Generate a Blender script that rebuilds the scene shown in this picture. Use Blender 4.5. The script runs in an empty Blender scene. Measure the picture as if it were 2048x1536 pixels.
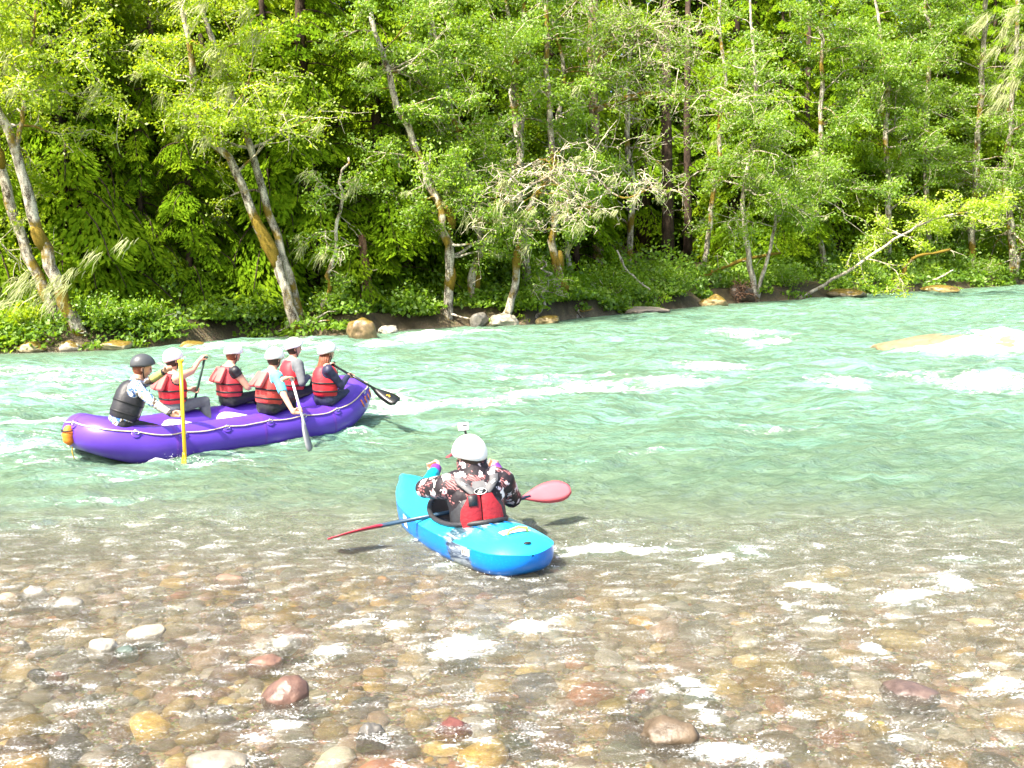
import bpy, math, random
import numpy as np
from mathutils import Vector, Matrix, Quaternion

# ------------------------------------------------------------------ camera, light, exposure
SC = bpy.context.scene
COL = SC.collection
R_ = math.radians
F_PX, CAM_H, HORIZ, ROLL = 2000.0, 2.2, 520.0, R_(1.2)      # photograph pixels (2048 x 1536)
PITCH = math.atan((768 - HORIZ) / F_PX)
cp, sp = math.cos(PITCH), math.sin(PITCH)
_fw = Vector((0, cp, -sp)); _r0 = Vector((1, 0, 0)); _u0 = Vector((0, sp, cp))
_R = _r0 * math.cos(ROLL) - _u0 * math.sin(ROLL)
_U = _r0 * math.sin(ROLL) + _u0 * math.cos(ROLL)
CAM = Vector((0, 0, CAM_H))
cam_data = bpy.data.cameras.new('camera'); cam = bpy.data.objects.new('camera', cam_data); COL.objects.link(cam)
cam_data.sensor_width = 36; cam_data.lens = F_PX / 2048 * 36
cam_data.clip_start = 0.1; cam_data.clip_end = 2000
M3 = Matrix((_R, _U, -_fw)).transposed()
cam.matrix_world = Matrix.Translation(CAM) @ M3.to_4x4()
SC.camera = cam

SUN_TO = Vector((-0.70, -0.71, 0)).normalized() * math.cos(R_(54)) + Vector((0, 0, math.sin(R_(54))))
world = bpy.data.worlds.new('World'); SC.world = world; world.use_nodes = True
wn = world.node_tree.nodes; wl = world.node_tree.links
sky_n = wn.new('ShaderNodeTexSky'); sky_n.sky_type = 'NISHITA'; sky_n.sun_disc = False
sky_n.sun_elevation = R_(54); sky_n.sun_rotation = math.atan2(SUN_TO.x, SUN_TO.y)
sky_n.air_density = 1.0; sky_n.dust_density = 5.0; sky_n.ozone_density = 1.0
bg = wn['Background']; bg.inputs['Strength'].default_value = 0.15
wl.new(sky_n.outputs['Color'], bg.inputs['Color'])
sun_d = bpy.data.lights.new('sun', 'SUN'); sun = bpy.data.objects.new('sun', sun_d); COL.objects.link(sun)
sun_d.energy = 5.0; sun_d.angle = R_(0.6); sun_d.color = (1.0, 0.93, 0.80)
sun.rotation_euler = SUN_TO.to_track_quat('Z', 'Y').to_euler()
sun.location = SUN_TO * 60
SC.view_settings.view_transform = 'Standard'; SC.view_settings.look = 'None'
SC.view_settings.gamma = 1.0; SC.view_settings.use_curve_mapping = False
SC.view_settings.exposure = 1.58
SC.render.engine = 'CYCLES'
SC.cycles.max_bounces = 6; SC.cycles.transparent_max_bounces = 8
SC.cycles.diffuse_bounces = 3; SC.cycles.glossy_bounces = 2; SC.cycles.transmission_bounces = 5
SC.cycles.caustics_reflective = False; SC.cycles.caustics_refractive = False
SC.cycles.sample_clamp_indirect = 6

def ray(px, py):
    return _fw + _R * ((px - 1024) / F_PX) + _U * ((768 - py) / F_PX)
def P(px, py, z=0.0):
    d = ray(px, py); t = (z - CAM_H) / d.z
    return CAM + d * t
def PD(px, py, Y):
    d = ray(px, py); return CAM + d * (Y / d.y)

# ------------------------------------------------------------------ helpers
def tag(o, label=None, cat=None, group=None, kind=None):
    if label: o['label'] = label
    if cat: o['category'] = cat
    if group: o['group'] = group
    if kind: o['kind'] = kind
    return o
def empty(name, loc=(0, 0, 0), label=None, cat=None, group=None):
    o = bpy.data.objects.new(name, None); COL.objects.link(o); o.location = loc
    o.empty_display_size = 0.1
    return tag(o, label, cat, group)
def attach(o, parent):
    """parent keeping world placement (parents only ever have a location/rotation, no parents moved later)"""
    if parent is not None:
        o.parent = parent
        bpy_m = Matrix.LocRotScale(parent.location, parent.rotation_euler, None)
        pp = parent.parent
        while pp is not None:
            bpy_m = Matrix.LocRotScale(pp.location, pp.rotation_euler, None) @ bpy_m
            pp = pp.parent
        o.matrix_parent_inverse = bpy_m.inverted()
    return o
def mesh_np(name, V, faces, mats, parent=None, smooth=True, fmat=None, attrs=None):
    """faces: list of (M,k) int arrays."""
    V = np.asarray(V, dtype=np.float32).reshape(-1, 3)
    me = bpy.data.meshes.new(name)
    faces = [np.asarray(f, dtype=np.int32) for f in faces if len(f)]
    tot = np.concatenate([np.full(len(f), f.shape[1], np.int32) for f in faces])
    li = np.concatenate([f.ravel() for f in faces])
    st = np.concatenate([[0], np.cumsum(tot)[:-1]]).astype(np.int32)
    me.vertices.add(len(V)); me.vertices.foreach_set('co', V.ravel())
    me.loops.add(len(li)); me.loops.foreach_set('vertex_index', li)
    me.polygons.add(len(tot)); me.polygons.foreach_set('loop_start', st)
    try: me.polygons.foreach_set('loop_total', tot)
    except Exception: pass
    if not isinstance(mats, (list, tuple)): mats = [mats]
    for m in mats: me.materials.append(m)
    if fmat is not None: me.polygons.foreach_set('material_index', np.asarray(fmat, np.int32))
    me.polygons.foreach_set('use_smooth', np.full(len(tot), bool(smooth)))
    for k, a in (attrs or {}).items():
        a = np.asarray(a, np.float32)
        if a.ndim == 1:
            at = me.attributes.new(k, 'FLOAT', 'POINT'); at.data.foreach_set('value', a)
        else:
            if a.shape[1] == 3: a = np.concatenate([a, np.ones((len(a), 1), np.float32)], 1)
            at = me.attributes.new(k, 'FLOAT_COLOR', 'POINT'); at.data.foreach_set('color', a.ravel())
    me.update(calc_edges=True)
    o = bpy.data.objects.new(name, me); COL.objects.link(o)
    return attach(o, parent)

def basis(d):
    d = np.asarray(d, float); d = d / (np.linalg.norm(d) + 1e-12)
    a = np.array([0, 0, 1.0]) if abs(d[2]) < 0.9 else np.array([1.0, 0, 0])
    x = np.cross(a, d); x /= np.linalg.norm(x)
    return x, np.cross(d, x), d
class MB:
    def __init__(s): s.v = []; s.f = {3: [], 4: []}; s.m = {3: [], 4: []}; s.n = 0; s.at = []
    def add(s, V, F, mi=0, a=None):
        V = np.asarray(V, float).reshape(-1, 3); F = np.asarray(F, int)
        k = F.shape[1]
        s.v.append(V); s.f[k].append(F + s.n); s.m[k].append(np.full(len(F), mi)); s.n += len(V)
        s.at.append(np.full(len(V), 0.0) if a is None else (np.full(len(V), float(a)) if np.isscalar(a) else np.asarray(a, float)))
        return s
    def add2(s, V, F3, F4, mi=0, a=None):
        V = np.asarray(V, float).reshape(-1, 3)
        for k, F in ((3, F3), (4, F4)):
            if len(F): s.f[k].append(np.asarray(F, int) + s.n); s.m[k].append(np.full(len(F), mi))
        s.v.append(V); s.n += len(V); s.at.append(np.full(len(V), 0.0 if a is None else float(a)))
        return s
    def grid(s, G, close_u=False, close_v=False, cap=False, mi=0, a=None):
        """G: (nu, nv, 3) grid -> quads.  v is the ring direction."""
        G = np.asarray(G, float); nu, nv = G.shape[:2]
        iu = np.arange(nu if close_u else nu - 1); iv = np.arange(nv if close_v else nv - 1)
        A, B = np.meshgrid(iu, iv, indexing='ij'); A2 = (A + 1) % nu; B2 = (B + 1) % nv
        F = np.stack([A * nv + B, A * nv + B2, A2 * nv + B2, A2 * nv + B], -1).reshape(-1, 4)
        V = G.reshape(-1, 3)
        F3 = []
        if cap:
            c0, c1 = G[0].mean(0), G[-1].mean(0); i0 = len(V); V = np.concatenate([V, [c0, c1]])
            for j in range(nv):
                j2 = (j + 1) % nv
                F3.append((i0, j2, j)); F3.append((i0 + 1, (nu - 1) * nv + j, (nu - 1) * nv + j2))
        return s.add2(V, F3, F, mi, a)
    def tube(s, pts, rad, sides=6, cap=True, mi=0, a=None, flat=None):
        pts = np.asarray([tuple(p) for p in pts], float); n = len(pts)
        rad = np.broadcast_to(np.asarray(rad, float), (n,))
        T = np.gradient(pts, axis=0); T /= (np.linalg.norm(T, axis=1, keepdims=True) + 1e-12)
        x, y, _ = basis(T[0]); X = np.empty((n, 3)); Y = np.empty((n, 3))
        for i in range(n):
            x = x - T[i] * x.dot(T[i]); x /= (np.linalg.norm(x) + 1e-12)
            X[i] = x; Y[i] = np.cross(T[i], x)
        th = np.linspace(0, 2 * math.pi, sides, endpoint=False)
        G = pts[:, None] + rad[:, None, None] * (np.cos(th)[None, :, None] * X[:, None] + np.sin(th)[None, :, None] * Y[:, None])
        return s.grid(G, close_v=True, cap=cap, mi=mi, a=a)
    def cone(s, a, b, ra, rb, sides=10, mi=0):
        """capsule with tapering radius"""
        a = np.asarray(a, float); b = np.asarray(b, float); d = b - a; L = np.linalg.norm(d)
        if L < 1e-6: d = np.array([0, 0, 1.0])
        x, y, d = basis(d)
        th = np.linspace(0, 2 * math.pi, sides, endpoint=False)
        ring = np.cos(th)[:, None] * x + np.sin(th)[:, None] * y
        rows = []
        for ph in (-80, -50, -20, 0): rows.append(a + d * ra * math.sin(R_(ph)) + ring * ra * math.cos(R_(ph)))
        for ph in (0, 20, 50, 80): rows.append(b + d * rb * math.sin(R_(ph)) + ring * rb * math.cos(R_(ph)))
        return s.grid(np.array(rows), close_v=True, cap=True, mi=mi)
    def ell(s, c, r, M=None, nu=10, nv=14, mi=0, fn=None):
        ph = np.linspace(-math.pi / 2 + 0.08, math.pi / 2 - 0.08, nu); th = np.linspace(0, 2 * math.pi, nv, endpoint=False)
        U = np.stack([np.cos(ph)[:, None] * np.cos(th), np.cos(ph)[:, None] * np.sin(th), np.repeat(np.sin(ph)[:, None], nv, 1)], -1)
        G = U * np.asarray(r, float)
        if fn is not None: G = fn(U, G)
        if M is not None: G = G @ np.asarray(M, float).T
        return s.grid(G + np.asarray(tuple(c), float), close_v=True, cap=True, mi=mi)
    def box(s, c, h, M=None, mi=0, bev=0.0):
        h = np.asarray(h, float)
        if bev <= 0:
            V = np.array([[x, y, z] for x in (-1, 1) for y in (-1, 1) for z in (-1, 1)], float) * h
            F = [(0, 1, 3, 2), (4, 6, 7, 5), (0, 4, 5, 1), (2, 3, 7, 6), (0, 2, 6, 4), (1, 5, 7, 3)]
            if M is not None: V = V @ np.asarray(M, float).T
            return s.add(V + np.asarray(tuple(c), float), F, mi)
        sg = lambda t, e: np.sign(t) * np.abs(t) ** e
        def fn(U, G): return sg(U, 0.28) * h
        return s.ell(c, h, M, 12, 24, mi, fn)
    def build(s, name, mats, parent=None, smooth=True, attr=None):
        V = np.concatenate(s.v); F = []; m = []
        for k in (3, 4):
            if s.f[k]: F.append(np.concatenate(s.f[k])); m.append(np.concatenate(s.m[k]))
        return mesh_np(name, V, F, mats, parent, smooth, np.concatenate(m), {attr: np.concatenate(s.at)} if attr else None)

# ---- numpy gradient noise
def _h(ix, iy, iz, seed):
    n = (ix.astype(np.int64) * 374761393 + iy.astype(np.int64) * 668265263 + iz.astype(np.int64) * 2147483647 + seed * 974634777) & 0x7fffffff
    n = ((n ^ (n >> 13)) * 1274126177) & 0x7fffffff
    n = ((n ^ (n >> 16)) * 668265263) & 0x7fffffff
    return ((n ^ (n >> 15)) & 0xffff) / 65535.0
def noise2(x, y, seed=0):
    x = np.asarray(x, float); y = np.asarray(y, float)
    ix = np.floor(x); iy = np.floor(y); fx = x - ix; fy = y - iy
    u = fx * fx * fx * (fx * (fx * 6 - 15) + 10); v = fy * fy * fy * (fy * (fy * 6 - 15) + 10)
    def g(a, b):
        t = _h(ix + a, iy + b, ix * 0, seed) * 2 * math.pi
        return np.cos(t) * (fx - a) + np.sin(t) * (fy - b)
    n0 = g(0, 0) * (1 - u) + g(1, 0) * u; n1 = g(0, 1) * (1 - u) + g(1, 1) * u
    return (n0 * (1 - v) + n1 * v) * 1.5
def fbm(x, y, o=4, seed=0, g=0.5):
    r = 0; a = 1.0; t = 0
    for k in range(o):
        r = r + a * noise2(x * 2 ** k + 17.3 * k, y * 2 ** k - 9.1 * k, seed + k); t += a; a *= g
    return r / t
def noise3(p, seed=0):
    x, y, z = p[..., 0], p[..., 1], p[..., 2]
    ix, iy, iz = np.floor(x), np.floor(y), np.floor(z); fx, fy, fz = x - ix, y - iy, z - iz
    u, v, w = [t * t * (3 - 2 * t) for t in (fx, fy, fz)]
    r = 0
    for a in (0, 1):
        for b in (0, 1):
            for c in (0, 1):
                r = r + _h(ix + a, iy + b, iz + c, seed) * (u if a else 1 - u) * (v if b else 1 - v) * (w if c else 1 - w)
    return r * 2 - 1
def sstep(a, b, x):
    t = np.clip((np.asarray(x, float) - a) / (b - a), 0, 1); return t * t * (3 - 2 * t)

# ------------------------------------------------------------------ materials
class NT:
    def __init__(s, name):
        s.mat = bpy.data.materials.new(name); s.mat.use_nodes = True
        s.t = s.mat.node_tree; s.n = s.t.nodes; s.l = s.t.links
        for x in list(s.n): s.n.remove(x)
        s.out = s.n.new('ShaderNodeOutputMaterial')
    def node(s, t, **kw):
        n = s.n.new('ShaderNode' + t)
        for k, v in kw.items():
            if k in n.bl_rna.properties and k not in ('inputs',):
                setattr(n, k, v)
        return n
    def sock(s, n, k, v):
        i = n.inputs[k]
        if isinstance(v, bpy.types.NodeSocket): s.l.new(v, i)
        elif v is not None:
            if i.type == 'RGBA' and len(v) == 3: v = (*v, 1)
            i.default_value = v
    def mk(s, t, ins=None, **kw):
        n = s.node(t, **kw)
        for k, v in (ins or {}).items(): s.sock(n, k, v)
        return n
    def math(s, op, a, b=None, clamp=False):
        n = s.node('Math', operation=op, use_clamp=clamp); s.sock(n, 0, a)
        if b is not None: s.sock(n, 1, b)
        return n.outputs[0]
    def mix(s, f, a, b, bt='MIX'):
        n = s.node('MixRGB', blend_type=bt); s.sock(n, 'Fac', f); s.sock(n, 'Color1', a); s.sock(n, 'Color2', b); return n.outputs[0]
    def ramp(s, f, stops, interp='LINEAR'):
        n = s.node('ValToRGB'); s.sock(n, 'Fac', f); cr = n.color_ramp; cr.interpolation = interp
        while len(cr.elements) < len(stops): cr.elements.new(0.5)
        for e, (p, c) in zip(cr.elements, stops):
            e.position = p; e.color = (*c, 1) if len(c) == 3 else c
        return n.outputs['Color']
    def val_ramp(s, f, a, b, lo=0.0, hi=1.0):
        n = s.node('MapRange', interpolation_type='SMOOTHSTEP', clamp=True)
        s.sock(n, 'Value', f); s.sock(n, 'From Min', a); s.sock(n, 'From Max', b); s.sock(n, 'To Min', lo); s.sock(n, 'To Max', hi)
        return n.outputs[0]
    def coord(s, which='Object', scale=None, rot=None):
        c = s.node('TexCoord').outputs[which]
        if scale is None and rot is None: return c
        m = s.node('Mapping'); s.l.new(c, m.inputs['Vector'])
        if scale is not None: m.inputs['Scale'].default_value = scale
        if rot is not None: m.inputs['Rotation'].default_value = rot
        return m.outputs[0]
    def noise(s, v, scale, detail=4, rough=0.5, dist=0.0):
        n = s.node('TexNoise'); s.l.new(v, n.inputs['Vector']); n.inputs['Scale'].default_value = scale
        n.inputs['Detail'].default_value = detail; n.inputs['Roughness'].default_value = rough; n.inputs['Distortion'].default_value = dist
        return n.outputs['Fac']
    def attr(s, name, out='Fac'): return s.node('Attribute', attribute_name=name).outputs[out]
    def bump(s, h, strength, dist=0.02, normal=None):
        n = s.mk('Bump', {'Height': h, 'Strength': strength, 'Distance': dist})
        if normal is not None: s.l.new(normal, n.inputs['Normal'])
        return n.outputs[0]
    def surf(s, sh): s.l.new(sh, s.out.inputs['Surface']); return s.mat
    def pbr(s, col, rough=0.6, normal=None, spec=0.5, metal=0.0, **kw):
        b = s.node('BsdfPrincipled'); s.sock(b, 'Base Color', col); s.sock(b, 'Roughness', rough)
        s.sock(b, 'Specular IOR Level', spec); s.sock(b, 'Metallic', metal)
        for k, v in kw.items(): s.sock(b, k, v)
        if normal is not None: s.l.new(normal, b.inputs['Normal'])
        return s.surf(b.outputs[0])
def var(c, f): return tuple(max(0, min(1, x * f)) for x in c)
def plain(name, col, rough=0.6, amt=0.18, scale=12, bump=0.0, bscale=60, spec=0.4, **kw):
    t = NT(name); c = t.coord('Object')
    n = t.noise(c, scale, 4, 0.6)
    cc = t.ramp(n, [(0.25, var(col, 1 - amt)), (0.75, var(col, 1 + amt))])
    nm = t.bump(t.noise(c, bscale, 3), bump, 0.01) if bump else None
    return t.pbr(cc, rough, nm, spec, **kw)
# ------------------------------------------------------------------ the lie of the land
SHORE_PX = [(-500, 742), (-200, 722), (0, 706), (200, 699), (330, 691), (500, 674), (640, 671), (720, 668), (800, 660), (900, 653), (1050, 648),
            (1150, 636), (1250, 626), (1330, 619), (1450, 607), (1600, 598), (1700, 590), (1850, 581), (2048, 569), (2300, 561)]
SHORE = np.array([tuple(P(x, y, 0.0))[:2] for x, y in SHORE_PX])
_e0 = SHORE[0] + (SHORE[0] - SHORE[2]) * 8; _e1 = SHORE[-1] + (SHORE[-1] - SHORE[-4]) * 3
SHX = np.concatenate([[_e0[0]], SHORE[:, 0], [_e1[0]]]); SHY = np.concatenate([[_e0[1]], SHORE[:, 1], [_e1[1]]])
def shore_y(x): return np.interp(x, SHX, SHY)
FA = R_(20); FC, FS = math.cos(FA), math.sin(FA)
def flow(x, y): return x * FC + y * FS, -x * FS + y * FC
def depth_near(x, y):
    """how deep the bed lies on the camera's side of the river"""
    yy = y + 0.10 * x + 0.35 * noise2(x * 0.5, y * 0.5, 5)
    d = 0.10 + 0.04 * sstep(3.8, 6.5, yy) + 0.16 * sstep(6.0, 8.2, yy) + 0.75 * sstep(7.5, 10.3, yy) + 0.9 * sstep(10.0, 15, yy)
    d = d + 0.04 * sstep(-1.5, 2.0, x) * sstep(3, 5, y)
    d = d - 0.55 * sstep(3.7, 0.5, y)
    return d
def ground_z(x, y):
    x = np.asarray(x, float); y = np.asarray(y, float)
    ys = shore_y(x); t = (y - ys) * 0.8                       # rough distance behind the far waterline
    z = -depth_near(x, y) + 0.02 * noise2(x * 2.2, y * 2.2, 9) * sstep(12, 4, y)
    n = fbm(x * 0.35, y * 0.35, 3, 31)
    bank = 0.05 + 0.55 * sstep(0.0, 0.7, t + n * 0.5) + 0.5 * sstep(0.6, 3.5, t) + 0.25 * n + 0.06 * np.maximum(t - 3, 0) + 0.30 * np.maximum(t - 14, 0)
    k = sstep(-1.2, 0.15, t + 0.25 * noise2(x * 0.9, y * 0.9, 3))
    z = z * (1 - k) + bank * k
    return np.minimum(z, 26 + 3 * n)

def m_gravel():
    t = NT('river_gravel'); c = t.coord('Object')
    vor = t.mk('TexVoronoi', {'Vector': c, 'Scale': 26.0}); v2 = t.mk('TexVoronoi', {'Vector': c, 'Scale': 60.0})
    base = t.ramp(vor.outputs['Color'], [(0.1, (0.13, 0.10, 0.06)), (0.4, (0.25, 0.20, 0.12)), (0.6, (0.31, 0.23, 0.13)), (0.8, (0.38, 0.32, 0.19)), (1, (0.48, 0.43, 0.31))])
    base = t.mix(0.35, base, v2.outputs['Color'], 'OVERLAY')
    soil = t.ramp(t.noise(c, 3.0, 5, 0.65), [(0.3, (0.03, 0.022, 0.012)), (0.55, (0.06, 0.045, 0.02)), (0.75, (0.07, 0.075, 0.02))])
    col = t.mix(t.attr('soil'), base, soil)
    h = t.math('ADD', t.math('MULTIPLY', vor.outputs['Distance'], -1.0), t.math('MULTIPLY', v2.outputs['Distance'], -0.4))
    return t.pbr(col, 0.7, t.bump(h, 0.8, 0.03), 0.3)
ys_ = np.concatenate([np.arange(-25, 2, 1.5), np.arange(2, 14, 0.12), np.arange(14, 70, 0.55), np.arange(70, 140, 3), np.arange(140, 420, 20)])
xs_ = np.concatenate([np.arange(-300, -40, 20), np.arange(-40, -8, 0.9), np.arange(-8, 8, 0.14), np.arange(8, 75, 0.9), np.arange(75, 400, 20)])
GX, GY = np.meshgrid(xs_, ys_, indexing='ij'); GZ = ground_z(GX, GY)
soil_a = sstep(-0.6, 0.3, (GY - shore_y(GX)))
mb = MB(); mb.grid(np.stack([GX, GY, GZ], -1))
ground = mesh_np('ground', mb.v[0], [mb.f[4][0]], m_gravel(), attrs={'soil': soil_a.ravel()})
tag(ground, kind='structure')

# ------------------------------------------------------------------ water
FOAM = [  # px, py, half length px, half height px, strength   (white water, and left-edge glare painted as foam, seen in the photograph)
 (850, 822, 140, 13, 1.0), (980, 826, 90, 9, .8), (770, 800, 60, 14, .7), (470, 697, 60, 7, 1.0), (560, 694, 90, 6, .9), (620, 706, 60, 7, .8), (760, 690, 40, 5, .8),
 (860, 673, 60, 5, 1.0), (960, 668, 50, 4, .8), (830, 682, 60, 4, .7), (1180, 784, 120, 9, .9), (1060, 800, 80, 7, .8), (1330, 772, 90, 6, .8), (1420, 735, 80, 9, .9),
 (1480, 668, 60, 6, .75), (1530, 685, 50, 4, .7), (1690, 778, 60, 9, .9), (1560, 766, 80, 5, .6), (1990, 768, 110, 9, .95), (1850, 762, 80, 5, .6),
 (2030, 699, 90, 7, 1.1), (1935, 706, 60, 3, 1.0), (1910, 712, 110, 2.5, 1.05), (1990, 710, 90, 4, 1.1), (40, 745, 120, 6, .7), (110, 770, 160, 8, .6), (40, 800, 150, 9, .62), (90, 840, 120, 10, .6), (40, 900, 140, 20, .62),
 (80, 940, 110, 14, .55), (250, 965, 140, 10, .5), (470, 930, 70, 8, .5), (400, 945, 40, 7, .8), (430, 760, 100, 7, .5), (330, 735, 60, 5, .5), (820, 740, 100, 6, .5), (960, 740, 110, 6, .55), (1120, 755, 100, 5, .5),
 (750, 880, 60, 6, .45), (200, 1010, 200, 9, .45), (480, 1030, 180, 8, .35), (100, 1050, 160, 10, .4), (1560, 860, 120, 4, .45), (1350, 915, 150, 5, .45), (1150, 935, 120, 4, .4), (1750, 960, 120, 4, .4),
 (1190, 1104, 90, 10, 1.0), (1290, 1108, 60, 8, .8), (1420, 1120, 60, 8, .9), (1500, 1108, 30, 12, 1.05), (1920, 1122, 50, 10, .95), (1910, 1170, 40, 18, 1.05), (1800, 1205, 60, 14, 1.0), (1850, 1190, 60, 10, .8), (1640, 1182, 40, 12, .9), (1600, 1175, 30, 9, .8),
 (1570, 1215, 20, 9, .9), (1650, 1245, 30, 10, .9), (930, 1300, 60, 26, 1.1), (880, 1315, 40, 14, .9), (1060, 1255, 45, 17, 1.05), (1120, 1240, 40, 9, .8), (800, 1253, 45, 12, .9), (1200, 1235, 40, 8, .6), (700, 1250, 50, 9, .7), (660, 1310, 40, 18, .85),
 (640, 1330, 50, 10, .7), (560, 1450, 60, 22, .85), (510, 1480, 40, 14, .9), (660, 1400, 60, 12, .6), (1745, 1300, 24, 26, .95), (1380, 1370, 40, 16, 1.0), (1340, 1385, 30, 10, .9), (1410, 1430, 30, 30, .95), (1400, 1395, 40, 14, .9),
 (2000, 1375, 60, 14, 1.1), (1950, 1358, 40, 8, .95), (2040, 1395, 40, 12, 1.0), (1720, 1440, 22, 16, .9), (1790, 1488, 50, 12, .8), (1880, 1460, 40, 7, .6), (1450, 1510, 80, 20, 1.05), (1540, 1520, 80, 10, .8), (960, 1490, 60, 10, .7), (900, 1500, 40, 8, .7),
 (330, 1225, 60, 9, .6), (540, 1215, 50, 8, .6), (190, 1410, 60, 12, .5), (300, 1300, 50, 8, .5), (1500, 1285, 40, 7, .5), (1250, 1430, 50, 6, .5), (1100, 1480, 50, 6, .45), (90, 1460, 40, 10, .5), (1640, 1310, 40, 8, .5), (1330, 1195, 60, 8, .5)]
FOAM += [(330, 936, 70, 4, .62), (470, 915, 90, 3, .5), (600, 890, 90, 3, .5), (710, 868, 50, 4, .6), (200, 915, 40, 5, .55), (1000, 1160, 50, 6, .8), (900, 1135, 40, 6, .7), (1100, 1140, 26, 7, .7), (835, 1085, 26, 6, .5)]
FOAM_GLARE_W = []
for (a, b, rx, ry, s_) in FOAM:
    c = P(a, b); s_ = s_ * (.86 if 720 < b < 850 else 1.0); FOAM_GLARE_W.append((c.x, c.y, rx * c.y / F_PX, max(0.02, ry * c.y ** 2 / (F_PX * CAM_H)), s_))
ROCKSPOT = []                                    # (x, y, r, lift): water swells over these
_c = P(1930, 700); ROCKSPOT.append((_c.x + 0.9, _c.y + 0.3, 1.8, 0.24))
def water_fields(x, y):
    s, t = flow(x, y)
    far = sstep(7.5, 12.5, y); mid = sstep(6.5, 9, y)
    edge = sstep(0.2, 3.0, shore_y(x) - y)
    wx = 0.6 * noise2(s * 0.12, t * 0.25, 77)
    big = noise2(s * 0.38 + wx, t * 0.62 + wx, 11)
    m2 = noise2(s * 0.9 + wx, t * 1.7, 12); m3 = 1 - 2 * np.abs(noise2(s * 1.6, t * 3.4 + m2 * 0.5, 13))
    m4 = 1 - 2 * np.abs(noise2(s * 3.4 + m2, t * 7.0, 14)); m5 = noise2(s * 9, t * 14, 15)
    z = far * edge * (0.16 * big + 0.09 * m2) + mid * edge * (0.040 * m3 + 0.020 * m4) + 0.003 * m5
    sh = 1 - far
    n6 = 1 - 2 * np.abs(noise2(s * 3.2 + 0.7 * m2, t * 4.6, 16)); n7 = 1 - 2 * np.abs(noise2(s * 8 + m5, t * 12, 17)); n8 = noise2(s * 22, t * 30, 18)
    z = z + sh * (0.010 * n6 + 0.006 * n7 + 0.002 * n8)
    foam = np.zeros_like(x)
    for (cx, cy, rx, ry, st) in FOAM_GLARE_W:
        dx = x - cx; dy = y - cy; a = 0.12 if cy > 9 else 0.22
        u = (dx * math.cos(a) + dy * math.sin(a)) / (rx * 1.15); v = (-dx * math.sin(a) + dy * math.cos(a)) / (ry * 1.25)
        q = np.exp(-(u * u + v * v)); foam = np.maximum(foam, st * q)
    tex = 0.5 + 0.5 * fbm(s * 0.9, t * 3.2, 4, 41, 0.6); tex2 = 0.5 + 0.5 * fbm(s * 3.2, t * 7.5, 4, 51, 0.6)
    rb = sstep(10.5, 14.5, y) * sstep(1.0, 5.0, shore_y(x) - y)
    band = rb * (0.55 + 0.45 * sstep(-0.3, 0.5, noise2(s * 0.10, t * 0.28, 63)))
    streak = band * np.clip((tex - 0.47) * 2.6, 0, 1) * 0.62 + band * np.clip(m3 - 0.55, 0, 1) * 0.5
    milk_glare = np.clip((0.34 + .42 * tex + .25 * sstep(2, -5, x)) * (.25 * sstep(8.5, 11, y) + .75 * rb) + 0.7 * streak + 0.8 * foam, 0, 1.2)  # milky water; towards the left its paler colour paints in sky glare
    f = foam * (0.45 + 0.95 * tex2) + streak * (0.5 + 0.8 * tex2)
    cal = np.clip((tex2 - 0.54) * 2.4, 0, 1) * (1 - rb) * 0.42 * sstep(3.5, 5, y)  # thin foam over the shallows, partly sparkle painted white
    f = np.clip(f + cal, 0, 1.4)
    z = z + np.clip(foam, 0, 1.2) * (0.085 * far + 0.022) * (0.3 + tex2) * edge
    for (cx, cy, r, lf) in ROCKSPOT:
        q = ((x - cx) / (r * 1.5)) ** 2 + ((y - cy) / r) ** 2
        z = z + lf * np.exp(-q * 1.6) * np.where(q < 4, 1, 0)
    return z, f, milk_glare
def water_z(x, y):
    return float(water_fields(np.array([float(x)]), np.array([float(y)]))[0][0])
NU, NV = 490, 530
uu = np.linspace(-0.82, 0.82, NU); vv = np.linspace(0, 1, NV)
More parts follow.
